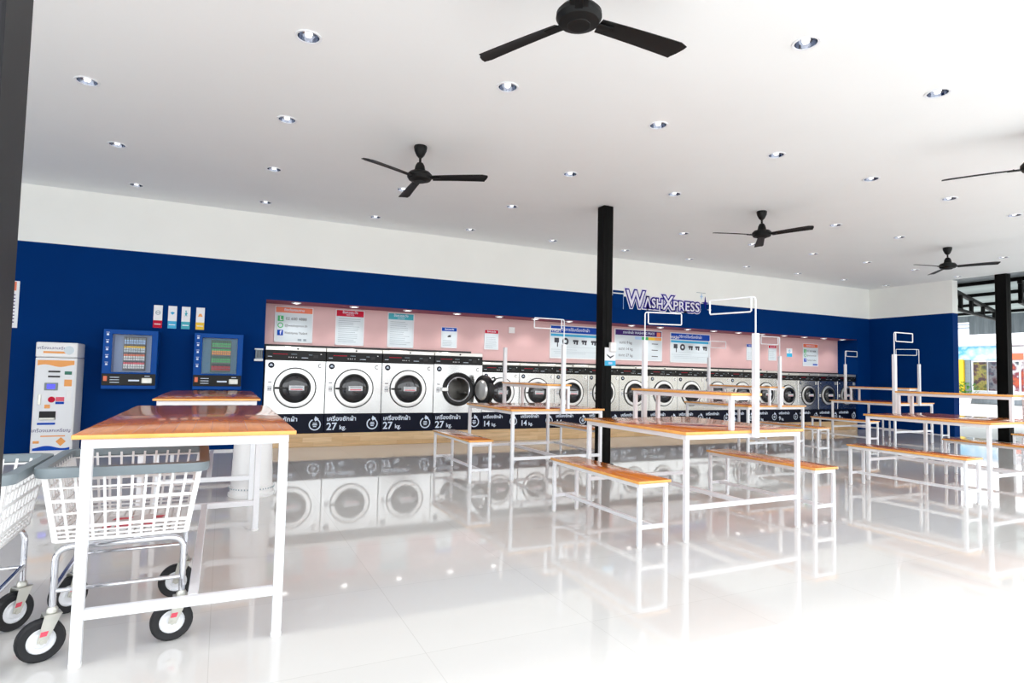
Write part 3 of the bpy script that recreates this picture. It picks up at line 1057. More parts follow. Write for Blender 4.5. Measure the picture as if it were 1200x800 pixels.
poster('contact_poster', 'pale contact poster with orange heading near the corner end of the pink wall', 'poster', 12.455, 12.99, 1.48, 2.025, YP,
       M['orange'], 0.15, TH_ASK, None, sketches=(contact,), lines=((0.8, 0.08, 0.3, 0.06, M['royal']),))

# poster by the front pillar, card strips and the wall outlet on the blue wall
o = empty('wall_poster', (-2.37, YW, 1.58), 'white poster with orange corner half hidden by the near black pillar', 'poster')
MB().box((-0.17, -0.008, 0), (0.07, 0, 0.58), 0.002).build('sheet', M['white'], o)
MB().box((-0.15, -0.011, 0.46), (0.04, -0.007, 0.57)).build('header', M['orange'], o)
mb = MB()
for k in range(9):
    mb.quad(bez_rect(-0.04, 0.07 + 0.042 * k, 0.15, 0.014, -0.0095), M['purple'])
mb.quad(bez_rect(-0.01, 0.03, 0.06, 0.03, -0.0095), M['royal'])
mb.build('printed_text', None, o)
CARDS = [(-0.81, M['red'], 'crimson', 'ring'), (-0.64, M['cyan'], 'sky blue', 'wifi'), (-0.48, M['teal'], 'turquoise', 'person'), (-0.305, M['yellow'], 'yellow', 'cone')]
for xc, m, cn, ic in CARDS:
    o = empty('wall_sign_card', (xc, YW, 1.66), 'narrow white sign card with %s lower end above the blue dispensers' % cn, 'sign', 'sign cards on the blue wall')
    MB().box((-0.052, -0.008, 0), (0.052, 0, 0.305), 0.002).build('card', M['white'], o)
    MB().box((-0.052, -0.0105, 0.0), (0.052, -0.007, 0.10)).build('colour_band', m, o)
    mb = MB()
    yy = -0.009
    if ic == 'ring':
        mb.lathe([(0.022, 0), (0.022, -0.002), (0.03, -0.002), (0.03, 0)], c=(0, yy + 0.001, 0.205), axis='Y', seg=20)
        mb.box((-0.022, yy - 0.001, 0.2), (0.022, yy + 0.001, 0.21))
    elif ic == 'wifi':
        mb.prism([(0, yy, 0.185), (0.028, yy, 0.215), (0, yy, 0.228), (-0.028, yy, 0.215)], (0, -0.002, 0))
    elif ic == 'person':
        mb.lathe([(0, -0.002), (0.01, -0.002), (0.01, 0)], c=(0, yy, 0.243), axis='Y', seg=14)
        mb.prism([(-0.014, yy, 0.165), (0.0, yy, 0.19), (0.016, yy, 0.165), (0.01, yy, 0.2), (0.022, yy, 0.215), (0.004, yy, 0.232), (-0.018, yy, 0.21), (-0.008, yy, 0.205)], (0, -0.002, 0))
    else:
        mb.prism([(-0.03, yy, 0.18), (0.03, yy, 0.18), (0.012, yy, 0.22), (-0.012, yy, 0.22)], (0, -0.002, 0))
    mb.build('pictogram', M['greyink'] if ic == 'ring' else m if ic != 'cone' else M['amber'], o)
    mb = MB()
    mb.quad(bez_rect(0, 0.05, 0.075, 0.012, -0.0115), M['white'])
    mb.build('printed_text', None, o)
o = empty('wall_outlet', (0.465, YW, 1.25), 'small white and grey outlet box on the blue wall beside the first washer', 'outlet box')
MB().box((-0.05, -0.05, 0.03), (0.045, 0, 0.165), 0.005).build('housing', M['grey'], o)
MB().box((-0.065, -0.065, 0.0), (0.05, 0, 0.032), 0.004).build('lower_lip', M['wplastic'], o)
MB().box((-0.065, -0.065, 0.16), (0.05, 0, 0.18), 0.004).build('upper_lip', M['wplastic'], o)
mb = MB()
for k in range(4):
    mb.quad([( -0.028 + 0.02 * k, -0.051, 0.05), (-0.018 + 0.02 * k, -0.051, 0.05), (-0.018 + 0.02 * k, -0.051, 0.15), (-0.028 + 0.02 * k, -0.051, 0.15)])
mb.build('grille', M['ink'], o)

# ------------------------------------------------------------------ big fascia sign
SG = empty('fascia_sign', (7.85, YW, 2.45), 'large white and indigo raised shop sign lettering across the blue and white wall', 'sign')
def logo(mb, off, y, m, ex):
    """each run of letters fitted to its own box: (text, x0, x1, z0, z1)"""
    segs = [('W', -0.96, -0.53, 0.035, 0.345), ('\u039bSH', -0.53, -0.09, 0.04, 0.235), ('X', -0.075, 0.185, 0.03, 0.30), ('PRESS', 0.19, 0.86, 0.035, 0.215)]
    for t, x0, x1, z0, z1 in segs:
        ref = text_mesh(t, 0.4, 0.0, 0.0, 1.06)
        xs = [v.co.x for v in ref.vertices]
        ys = [v.co.y for v in ref.vertices]
        kx = (x1 - x0) / (max(xs) - min(xs))
        kz = (z1 - z0) / (max(ys) - min(ys))
        me = text_mesh(t, 0.4, off / math.sqrt(kx * kz), ex, 1.06)
        mx = Matrix.Translation((x0 - min(xs) * kx, y, z0 - min(ys) * kz)) @ RX @ Matrix.Diagonal((kx, kz, 1, 1))
        mb.mesh_in(me, mx, m)
mb = MB(); logo(mb, 0.046, -0.006, None, 0.005); mb.build('letter_outline', M['lilac'], SG)
mb = MB(); logo(mb, 0.030, -0.0125, None, 0.003); mb.build('letter_edge', M['indigo'], SG)
mb = MB(); logo(mb, 0.004, -0.0175, None, 0.003); mb.build('letter_face', M['lilac'], SG)
def star(mb, xx, zz, r, y=-0.012):
    p = []
    for k in range(8):
        a = PI / 4 * k
        rr = r if k % 2 == 0 else r * 0.22
        p.append((xx + rr * math.sin(a) * 0.8, y, zz + rr * math.cos(a)))
    mb.prism(p, (0, 0.012, 0))
for k, (xx, zz, r, m) in enumerate([(1.03, 0.235, 0.13, M['indigo']), (1.145, 0.10, 0.075, M['lilac']), (0.93, 0.36, 0.06, M['lightblue'])]):
    mb = MB()
    star(mb, xx, zz, r)
    mb.build('sparkle', m, SG)
mb = MB()
mb.box((0.80, -0.008, 0.432), (1.04, 0, 0.44))
mb.build('flourish_line', M['greyink'], SG)
mb = MB()
mb.box((-1.27, -0.012, -0.03), (-1.02, 0, 0.32), 0.003, m=M['blue'])
mb.box((-1.27, -0.016, 0.255), (-1.02, -0.011, 0.275), m=M['white'])
mb.box((-1.035, -0.016, -0.03), (-1.028, -0.011, 0.255), m=M['lightblue'])
mb.build('side_panel', None, SG)

# ------------------------------------------------------------------ notices on the middle pillar
o = empty('pillar_notice', (4.54, 6.446, 1.28), 'white notice with dark chevron mark and cyan foot on the middle pillar', 'notice')
MB().box((-0.085, -0.007, 0), (0.085, 0, 0.235), 0.002).build('sheet', M['white'], o)
MB().box((-0.085, -0.0095, 0.0), (0.085, -0.006, 0.065)).build('footer', M['cyan'], o)
mb = MB()
mb.prism([(-0.055, -0.007, 0.15), (0.0, -0.007, 0.118), (0.058, -0.007, 0.14), (0.05, -0.007, 0.125), (0.0, -0.007, 0.095), (-0.05, -0.007, 0.13)], (0, -0.002, 0))
mb.box((-0.01, -0.0095, 0.19), (0.01, -0.006, 0.215))
mb.build('mark', M['ink'], o)
mb = MB()
mb.quad(bez_rect(0, 0.033, 0.06, 0.03, -0.0102), M['lightblue'])
mb.build('printed_text', None, o)
o = empty('switch_box', (4.565, 6.446, 1.46), 'small white switch box above the notice on the middle pillar', 'switch')
MB().box((-0.045, -0.045, 0), (0.045, 0, 0.125), 0.006).build('housing', M['wplastic'], o)
MB().box((-0.02, -0.051, 0.035), (0.02, -0.044, 0.09), 0.003).build('rocker', M['white'], o)

# ------------------------------------------------------------------ coin change kiosk
KX, KY = -1.80, 8.86
K = empty('change_kiosk', (KX, KY, 0), 'tall white coin change kiosk standing against the blue wall', 'kiosk')
kw = 0.205
MB().box((-kw, 0, 0.03), (kw, YW - KY - 0.005, 1.22), 0.008).build('cabinet', M['wplastic'], K)
MB().box((-kw + 0.02, 0.03, 0), (kw - 0.02, YW - KY - 0.03, 0.04)).build('foot', M['grey'], K)
MB().box((-kw, -0.015, 1.225), (kw, YW - KY - 0.005, 1.405), 0.01).build('top_box', M['wplastic'], K)
MB().box((-kw + 0.015, -0.006, 0.10), (kw - 0.015, 0.002, 1.205), 0.003).build('face_panel', M['white'], K)
def kb(name, x0, x1, z0, z1, m, d=0.012):
    return MB().box((x0, -0.006 - d, z0), (x1, -0.004, z1), 0.002).build(name, m, K)
mb = MB()
n = 14
mb.prism([(-0.18, -0.0065, 1.19)] + [(-0.18 + 0.36 * k / n, -0.0065, 1.125 + 0.014 * math.sin(k * 0.55)) for k in range(n + 1)] + [(0.18, -0.0065, 1.19)], (0, -0.002, 0))
mb.build('orange_band', M['amber'], K)
mb = MB()
mb.prism([(0.18, -0.0065, 0.115), (-0.18, -0.0065, 0.115)] + [(-0.18 + 0.36 * k / n, -0.0065, 0.155 + 0.016 * math.sin(k * 0.5 - 1.0)) for k in range(n + 1)], (0, -0.002, 0))
mb.build('navy_band', M['royal'], K)
kb('bill_slot', -0.07, 0.045, 1.045, 1.065, M['gasket'])
kb('bill_slot', -0.07, 0.045, 0.985, 1.005, M['gasket'])
kb('green_button', 0.09, 0.16, 1.02, 1.06, M['darkgreen'])
sc_ = kb('screen', -0.10, 0.03, 0.83, 0.92, M['grey'])
MB().box((-0.075, -0.022, 0.848), (0.005, -0.016, 0.905), 0.002).build('display', M['lcd'], sc_)
kb('keypad', 0.09, 0.165, 0.88, 0.96, M['amber'], 0.006)
kb('coin_slot', -0.155, -0.125, 0.66, 0.78, M['zinc'])
MB().lathe([(0, -0.012), (0.03, -0.012), (0.036, 0.0)], c=(-0.025, -0.006, 0.72), axis='Y', seg=20).build('red_button', M['red'], K)
kb('pink_label', 0.015, 0.10, 0.70, 0.75, M['pinkred'], 0.003)
kb('navy_label', 0.015, 0.10, 0.665, 0.695, M['royal'], 0.003)
kb('lock_plate', 0.115, 0.165, 0.70, 0.83, M['wplastic'], 0.006)
kb('sticker', -0.09, -0.035, 0.615, 0.66, M['amber'], 0.002)
tr = kb('coin_tray', -0.135, 0.025, 0.48, 0.58, M['panel'], 0.006)
MB().box((-0.13, -0.03, 0.48), (0.02, -0.010, 0.505), 0.004).build('tray_lip', M['zinc'], tr)
kb('blue_strip', -0.15, 0.025, 0.42, 0.445, M['royal'], 0.003)
mb = MB()
put_text(mb, TH_CHG, -0.01, -0.0075, 0.35, 0.054, M['purple'])
put_text(mb, TH_CHG, -0.03, -0.0165, 1.335, 0.046, M['purple'])
mb.quad(bez_rect(-0.02, 1.285, 0.22, 0.025, -0.0162), M['amber'])
mb.quad(bez_rect(0.01, 0.285, 0.24, 0.014, -0.0072), M['amber'])
mb.build('lettering', None, K)
mb = MB()
mb.prism([(0.09, -0.0065, 0.165), (0.14, -0.0065, 0.22), (0.09, -0.0065, 0.27), (0.04, -0.0065, 0.22)][::1], (0, -0.002, 0))
mb.build('diamond_sticker', M['amber'], K)
kb('corner_sticker', -0.18, -0.12, 0.33 - 0.13, 0.33 - 0.10, M['amber'], 0.002)
MB().lathe([(0, -0.004), (0.05, -0.004), (0.052, 0)], c=(0.12, -0.015, 1.315), axis='Y', seg=20).build('round_emblem', M['paper'], K)

# ------------------------------------------------------------------ blue sachet dispensers on the wall
def dispenser(xc, back, label, rackm):
    o = empty('wall_mounted_dispenser', (xc, YW, 0.845), label, 'vending machine', 'wall-hung blue sachet dispensers')
    w, h, d = 0.30, 0.76, 0.22
    mb = MB()       # open-fronted case
    mb.box((-w, -0.012, 0), (w, 0, h))
    mb.box((-w, -d, 0), (-w + 0.10, -0.01, h), 0.006)
    mb.box((w - 0.07, -d, 0), (w, -0.01, h), 0.006)
    mb.box((-w + 0.09, -d, h - 0.06), (w - 0.06, -0.01, h), 0.006)
    mb.box((-w + 0.09, -d, 0), (w - 0.06, -0.01, 0.215), 0.004)
    mb.build('case', M['cabinet'], o)
    MB().box((-w + 0.10, -0.02, 0.215), (w - 0.07, -0.011, h - 0.06)).build('back_panel', back, o)
    fp = MB().box((-w + 0.005, -d - 0.012, 0.045), (w - 0.005, -d + 0.002, 0.195), 0.005).build('front_panel', M['panel'], o)
    MB().box((0.14, -d - 0.02, 0.075), (0.255, -d - 0.010, 0.145), 0.006).build('return_door', M['zinc'], fp)
    MB().box((-0.275, -d - 0.022, 0.10), (-0.235, -d - 0.010, 0.165), 0.004).build('coin_slot', M['orange'], fp)
    mb = MB()
    for k in range(3):
        mb.quad(bez_rect(-0.155, 0.085 + 0.032 * k, 0.10, 0.008, -d - 0.0128), M['letterwhite'])
    mb.quad(bez_rect(0.055, 0.11, 0.12, 0.02, -d - 0.0128), M['letterwhite'])
    mb.quad(bez_rect(0.20, 0.168, 0.06, 0.008, -d - 0.0128), M['letterwhite'])
    mb.build('printed_text', None, fp)
    mb = MB()
    for k in range(5):
        z = 0.30 + 0.095 * k
        mb.box((-w + 0.035, -d - 0.004, z), (-w + 0.06, -d + 0.001, z + 0.024), 0.002)
        mb.box((-w + 0.03, -d - 0.003, z + 0.036), (-w + 0.065, -d + 0.001, z + 0.042))
    mb.build('selection_print', M['letterwhite'], o)
    MB().box((-0.10, -0.045, 0.235), (0.155, -0.02, 0.68)).build('rack_backing', rackm, o)
    ZR = [0.262, 0.368, 0.474, 0.580]
    for k in range(4):
        r = MB()
        z = ZR[k]
        r.box((-0.085, -0.15, z - 0.012), (0.15, -0.046, z), 0.002)
        r.tube([(-0.085, -0.155, z + 0.03), (0.15, -0.155, z + 0.03)], 0.003, 6)
        r.build('rack', M['cabdark'], o)
    MB().box((-w + 0.10, -d + 0.006, 0.215), (w - 0.07, -d + 0.012, h - 0.06)).build('front_glass', M['glass'], o)
    return ZR
SCOL = [[M['white'], M['pinkred']], [M['white'], M['orange']], [M['paper'], M['yellow']], [M['lightblue'], M['grey']]]
SCOL2 = [[M['red'], M['ink']], [M['green'], M['darkgreen']], [M['amber'], M['green']], [M['green'], M['darkgreen']]]
sach = {}
def sachet(body, tip):
    k = (body.name, tip.name)
    if k not in sach:
        root = bpy.data.objects.new('detergent_sachet', None)
        root.empty_display_size = 0.02
        COL.objects.link(root)
        mb = MB()
        mb.box((-0.0105, -0.04, 0), (0.0105, 0.03, 0.078), 0.004)
        mb.build('pouch', body, root)
        MB().box((-0.0107, -0.042, 0.055), (0.0107, 0.032, 0.082), 0.003).build('seal_strip', tip, root)
        sach[k] = root
        return root
    return copy_tree(sach[k])
for xc, back, cols, lab, slab in ((-1.075, M['cabback'], SCOL, 'blue wall dispenser of pale sachets hung nearer the white kiosk', 'nearer the kiosk'),
                                  (-0.055, M['cabback2'], SCOL2, 'blue wall dispenser with green sachets hung nearer the washers', 'nearer the washers')):
    ZR = dispenser(xc, back, lab, M['cabdark'] if back is M['cabback'] else M['darkgreen'])
    for k, z in enumerate(ZR):
        for q in range(9):
            s = sachet(*cols[k])
            s.location = (xc - 0.072 + 0.0262 * q, YW - 0.088, 0.8455 + z)
            rn = ['lowest', 'second lowest', 'second highest', 'highest'][k]
            tag(s, 'small detergent sachet on the %s rack of the blue dispenser %s' % (rn, slab), 'sachet', 'sachets on the %s rack of the dispenser %s' % (rn, slab))

# ------------------------------------------------------------------ tables and benches
def leg_mesh(x, y, s, h, foot=0.012):
    mb = MB()
    mb.box((x - s / 2, y - s / 2, foot), (x + s / 2, y + s / 2, h), 0.003)
    return mb

def add_leg(root, x, y, s, h):
    lg = leg_mesh(x, y, s, h).build('leg', M['wmetal'], root)
    MB().lathe([(0, 0), (s * 0.55, 0), (s * 0.6, 0.004), (s * 0.6, 0.014), (0, 0.014)], c=(x, y, 0), seg=12).build('foot', M['wplastic'], lg)
    return lg

def top_board(root, W, L, z0, z1, ov, name='tabletop', x0=0.0, y0=0.0):
    mb = MB()
    hx, hy = W / 2 + ov, L / 2 + ov
    mb.box((x0 - hx, y0 - hy, z0), (x0 + hx, y0 + hy, z1), 0.004, m=M['edge'], seg=2)
    mb.mi(M['wood'])
    mb.bm.faces.ensure_lookup_table()
    for f in mb.bm.faces:
        f.normal_update()
        if abs(f.normal.z) > 0.9:
            f.material_index = mb.mi(M['wood'])
    return mb.build(name, None, root)

def table_frame(root, W, L, z, s, zr, name='frame', xo=0.0):
    """square-tube apron under the top plus low end rails; stretcher apart"""
    mb = MB()
    hx, hy = W / 2, L / 2
    for yy in (-hy + s / 2, hy - s / 2):
        mb.box((-hx, yy - s / 2, z - s), (hx, yy + s / 2, z), 0.003)
    for xx in (-hx + s / 2, hx - s / 2):
        mb.box((xx - s / 2, -hy + s, z - s), (xx + s / 2, hy - s, z), 0.003)
    mb.build(name, M['wmetal'], root)
    for yy in (-hy + s / 2, hy - s / 2):
        mb = MB()
        mb.box((-hx + s, yy - s * 0.45, zr - s / 2), (hx - s, yy + s * 0.45, zr + s / 2), 0.003)
        mb.build('end_rail', M['wmetal'], root)
    mb = MB()
    mb.box((xo - s / 2, -hy + s, zr - s / 2), (xo + s / 2, hy - s, zr + s / 2), 0.003)
    mb.build('stretcher', M['wmetal'], root)

def folding_table(label, x0, y0, W, L, H):
    s = 0.038
    root = empty('folding_table', (x0 + W / 2, y0 + L / 2, 0), label, 'table', 'tall folding tables')
    zt = H - 0.014
    top_board(root, W, L, zt - 0.004, H, 0.028)
    table_frame(root, W, L, zt - 0.004, s, 0.195, 'frame', 0.03)
    for sx in (-1, 1):
        for sy_ in (-1, 1):
            add_leg(root, sx * (W / 2 - s / 2), sy_ * (L / 2 - s / 2), s, zt - 0.004 - s)
    return root
folding_table('tall wooden folding table with a white frame over the laundry cart', -0.475, 2.79, 0.75, 1.88, 0.882)
folding_table('tall wooden folding table behind the one with the cart, below the dispensers', -0.475, 5.70, 0.76, 1.92, 0.882)

TW, TL, TS, THH = 1.165, 1.27, 0.034, 0.767
def pole_part(root, x, y, side, flagdir, flag=True, tint=None):
    """upright square pole bolted on a table end with a bent wire sign holder on top"""
    p = MB()
    p.box((x - 0.021, y - 0.021, 0.715), (x + 0.021, y + 0.021, 1.49), 0.004)
    po = p.build('pole', M['wmetal'], root)
    if not flag:
        return
    r = 0.006
    g = flagdir
    mb = MB()
    xt = x + 0.03 * g
    zt_, zb_ = 1.765, 1.655
    w = 0.345
    xt = 0.03
    mb.tube([(0, 0, 1.48), (0, 0, 1.745), (0.006, 0, 1.76), (0.02, 0, zt_), (xt + w, 0, zt_), (xt + w + 0.004, 0, zt_ - 0.01),
             (xt + w + 0.004, 0, zb_ + 0.01), (xt + w, 0, zb_), (xt + 0.012, 0, zb_), (xt + 0.004, 0, zb_ + 0.008), (xt + 0.004, 0, zt_)], r, 8)
    sh = mb.build('sign_holder', M['wmetal'], po, loc=(x, y, 0))
    sh.rotation_euler = (0, 0, 0 if g > 0 else PI)

def station(farflag=True):
    root = empty('table', (0, 0, 0), 'x', 'table', 'tables with a raised middle shelf')
    top_board(root, TW, TL, 0.745, THH, 0.018)
    table_frame(root, TW, TL, 0.745, TS, 0.235)
    for sx in (-1, 1):
        for sy_ in (-1, 1):
            add_leg(root, sx * (TW / 2 - TS / 2), sy_ * (TL / 2 - TS / 2), TS, 0.745 - TS)
    # raised shelf along the middle
    sx0, sx1 = -TW / 2 + 0.43, -TW / 2 + 0.72
    sy0, sy1 = -TL / 2 + 0.0, TL / 2 - 0.1
    sw = 0.032
    sh = top_board(root, sx1 - sx0, sy1 - sy0, 1.022, 1.042, 0.012, 'shelf_board', (sx0 + sx1) / 2, (sy0 + sy1) / 2)
    mb = MB()
    for yy in (sy0 + sw / 2, sy1 - sw / 2):
        mb.box((sx0, yy - sw / 2, 1.022 - sw), (sx1, yy + sw / 2, 1.022), 0.002)
    for xx in (sx0 + sw / 2, sx1 - sw / 2):
        mb.box((xx - sw / 2, sy0 + sw, 1.022 - sw), (xx + sw / 2, sy1 - sw, 1.022), 0.002)
    mb.build('shelf_frame', M['wmetal'], root)
    for xx in (sx0 + sw / 2, sx1 - sw / 2):
        for yy in (sy0 + sw / 2, sy1 - sw / 2):
            MB().box((xx - sw / 2, yy - sw / 2, THH), (xx + sw / 2, yy + sw / 2, 1.022 - sw), 0.002).build('shelf_post', M['wmetal'], root)
    pole_part(root, -TW / 2 + 0.63, -TL / 2 - 0.042, 1, -1)
    pole_part(root, -TW / 2 + 0.50, TL / 2 + 0.042, -1, 1, farflag)
    return root
S1, S2 = station(True), station(False)
def place(o, x, y, lab, turn=0.0, nearx=0.63, farx=0.50, fturn=0.0):
    o.location = (x + TW / 2, y + TL / 2, 0)
    o['label'] = lab
    po = [c for c in o.children if c.name.split('.')[0] == 'pole']
    near = min(po, key=lambda c: min(v.co.y for v in c.data.vertices))
    near.location.x = nearx - 0.63
    far = [c for c in po if c is not near][0]
    far.location.x = farx - 0.50
    for c in far.children:
        c.rotation_euler = (0, 0, math.radians(fturn))
    for c in near.children:
        c.rotation_euler = (0, 0, PI - math.radians(turn))
place(S1, 2.95, 3.26, 'white framed wooden shelf table standing in front of the middle pillar', 75, 0.63, 0.67, -14)
place(S2, 2.82, 5.79, 'white framed wooden shelf table between the open washer and the middle pillar', 0, 0.605, 0.52)
o = copy_tree(S1); place(o, 6.86, 3.28, 'white framed wooden shelf table nearest the black side pillar', 180, 0.63, 0.63)
o = copy_tree(S1); place(o, 6.75, 6.20, 'white framed wooden shelf table before the furthest 14 kg washers', 0, 0.59, 0.53)
o = copy_tree(S1); place(o, 11.05, 6.77, 'white framed wooden shelf table in front of the 9 kg washers and blue side wall', 40, 0.665, 0.50)

BW, BL, BS, BH = 0.25, 1.17, 0.028, 0.447
def bench():
    root = empty('bench', (0, 0, 0), 'x', 'bench', 'long wooden benches')
    top_board(root, BW, BL, 0.427, BH, 0.014, 'seat')
    table_frame(root, BW, BL, 0.427, BS, 0.135)
    for sx in (-1, 1):
        for sy_ in (-1, 1):
            add_leg(root, sx * (BW / 2 - BS / 2), sy_ * (BL / 2 - BS / 2), BS, 0.427 - BS)
    return root
B0 = bench()
BENCH = [(2.55, 3.265, 'orange wooden bench on the kiosk side of the table before the middle pillar'),
         (4.315, 3.285, 'orange wooden bench on the open-side flank of the table before the middle pillar'),
         (2.345, 5.80, 'wooden bench standing in front of the washer with the open door'),
         (4.40, 6.42 + 0.25, 'wooden bench running past the foot of the middle pillar'),
         (6.315, 3.22, 'wooden bench on the kiosk side of the table nearest the side pillar'),
         (8.28, 3.30, 'wooden bench beside the side pillar, beyond the table nearest it'),
         (8.02, 6.05, 'wooden bench on the open-side flank of the table before the furthest 14 kg washers'),
         (10.37, 6.80, 'wooden bench in front of the 9 kg washers, on the near flank of their table'),
         (12.55, 6.80, 'wooden bench between the last table and the blue side wall'),
         (10.25, 3.45, 'wooden bench cut by the frame edge, behind the side pillar table')]
for k, (bx, by, lab) in enumerate(BENCH):
    o = B0 if k == 0 else copy_tree(B0)
    o.location = (bx + BW / 2, by + BL / 2, 0)
    o['label'] = lab

# ------------------------------------------------------------------ laundry carts
def cart():
    root = empty('laundry_cart', (0, 0, 0), 'x', 'laundry cart', 'white basket laundry carts')
    tx, ty, zt = 0.272, 0.29, 0.735
    bx, by, zb = 0.228, 0.245, 0.445
    mb = MB()
    def side(t, u):
        """point on wall: t in 0..1 round the four sides handled by caller; u height 0..1"""
    def P(sx, sy_, u):
        return Vector((sx * (bx + (tx - bx) * u), sy_ * (by + (ty - by) * u), zb + (zt - zb) * u))
    def strip(a, b, w, t=0.004):
        """flat rib from a to b"""
        a, b = Vector(a), Vector(b)
        mb.tube([a, b], w, 4, cap=True)
    nx, ny = 11, 11
    for sgn in (-1, 1):
        for k in range(nx + 1):
            s = -1 + 2 * k / nx
            strip(P(s, sgn, 0), P(s, sgn, 1), 0.0068)
        for k in range(ny + 1):
            s = -1 + 2 * k / ny
            strip(P(sgn, s, 0), P(sgn, s, 1), 0.0068)
    for u in (0.0, 0.06, 0.12, 0.19, 0.38, 0.56, 0.74, 0.9):
        w = 0.0085 if u in (0.0, 0.19, 0.56) else 0.005
        for sgn in (-1, 1):
            strip(P(-1, sgn, u), P(1, sgn, u), w)
            strip(P(sgn, -1, u), P(sgn, 1, u), w)
    for k in range(15):
        s = -1 + 2 * k / 14
        strip(P(s, -1, 0), P(s, 1, 0), 0.005)
        strip(P(-1, s, 0), P(1, s, 0), 0.005)
    for sx in (-1, 1):
        for sy_ in (-1, 1):
            strip(P(sx, sy_, 0), P(sx, sy_, 1), 0.014)
    mb.build('basket', M['wplastic'], root)
    # thick grey rim
    mb = MB()
    def ring(hw, hl, rad, z):
        pts = []
        for cxs, cys, a0 in ((1, 1, 0), (-1, 1, 90), (-1, -1, 180), (1, -1, 270)):
            for q in range(5):
                a = math.radians(a0 + 22.5 * q)
                pts.append((cxs * (hw - rad) + rad * math.cos(a), cys * (hl - rad) + rad * math.sin(a), z))
        return pts
    prof = [(0.0, -0.025), (0.012, -0.03), (0.03, -0.03), (0.036, -0.012), (0.034, 0.008), (0.012, 0.012), (-0.006, 0.008), (-0.006, -0.02)]
    rings = [[mb.bm.verts.new(p) for p in ring(tx + d, ty + d, 0.04 + d * 0.6, zt + dz)] for d, dz in prof]
    for a in range(len(rings)):
        r1, r2 = rings[a], rings[(a + 1) % len(rings)]
        n = len(r1)
        for k in range(n):
            mb.bm.faces.new((r1[k], r1[(k + 1) % n], r2[(k + 1) % n], r2[k]))
    mb.build('rim', M['grey'], root, sharp=50)
    # tubular frame
    def bend(pts, r=0.06, n=5):
        out = [Vector(pts[0])]
        for a, b, c in zip(pts, pts[1:], pts[2:]):
            a, b, c = Vector(a), Vector(b), Vector(c)
            p, q = b + (a - b).normalized() * r, b + (c - b).normalized() * r
            for k in range(n + 1):
                t = k / n
                out.append(p * (1 - t) ** 2 + b * 2 * t * (1 - t) + q * t * t)
        out.append(Vector(pts[-1]))
        return out
    fx, fy = 0.222, 0.262
    mb = MB()
    for sy_ in (-1, 1):
        mb.tube(bend([(-fx, sy_ * fy, 0.165), (-fx, sy_ * fy, 0.425), (fx, sy_ * fy, 0.425), (fx, sy_ * fy, 0.165)], 0.055), 0.0125, 12)
        mb.tube([(-fx, sy_ * fy, 0.258), (fx, sy_ * fy, 0.258)], 0.0085, 10)
    for sx in (-1, 1):
        mb.tube([(sx * fx, -fy, 0.262), (sx * fx, fy, 0.262)], 0.0105, 10)
        mb.tube([(sx * fx * 0.7, -fy, 0.427), (sx * fx * 0.7, fy, 0.427)], 0.0085, 10)
    mb.build('frame', M['chrome'], root)
    return root

def add_caster(root, sx, sy_, ang):
    fx, fy = 0.222 * sx, 0.262 * sy_
    rw = 0.08
    tr = 0.032
    rot = Matrix.Rotation(ang, 4, 'Z')
    T = Matrix.Translation((fx, fy, 0)) @ rot
    mb = MB()
    mb.box((-0.03, -0.028, 0.172), (0.03, 0.028, 0.177), 0.002)
    mb.lathe([(0.0, 0.178), (0.02, 0.178), (0.02, 0.19), (0.0135, 0.20)], seg=14)
    for s in (-1, 1):
        mb.prism([(-0.026, s * 0.026, 0.174), (0.028, s * 0.026, 0.174), (tr + 0.016, s * 0.026, 0.078), (tr - 0.014, s * 0.026, 0.072)], (0, s * 0.003, 0))
    mb.tube([(tr, -0.034, rw), (tr, 0.034, rw)], 0.008, 10)
    for v in mb.bm.verts:
        v.co = T @ v.co
    cs = mb.build('caster', M['zinc'], root)
    mb = MB()
    mb.lathe([(rw - 0.032, -0.018), (rw - 0.008, -0.02), (rw, -0.012), (rw, 0.012), (rw - 0.008, 0.02), (rw - 0.032, 0.018)], axis='Y', seg=28, c=(tr, 0, rw), m=M['rubber'])
    mb.lathe([(rw - 0.032, -0.016), (rw - 0.036, -0.019), (rw - 0.038, -0.012), (0.03, -0.012), (0.024, -0.02), (0.0, -0.021)], axis='Y', seg=24, c=(tr, 0, rw), m=M['wmetal'])
    mb.lathe([(rw - 0.032, 0.016), (rw - 0.036, 0.019), (rw - 0.038, 0.012), (0.03, 0.012), (0.024, 0.02), (0.0, 0.021)], axis='Y', seg=24, c=(tr, 0, rw), m=M['wmetal'])
    for v in mb.bm.verts:
        v.co = T @ v.co
    mb.build('wheel', None, cs)
    mb = MB()
    for s in (-1, 1):
        mb.prism([(0.012, s * 0.0293, 0.118), (0.036, s * 0.0293, 0.118), (0.04, s * 0.0293, 0.10), (0.018, s * 0.0293, 0.10)], (0, s * 0.0008, 0))
    for v in mb.bm.verts:
        v.co = T @ v.co
    mb.build('sticker', M['pinkred'], cs)

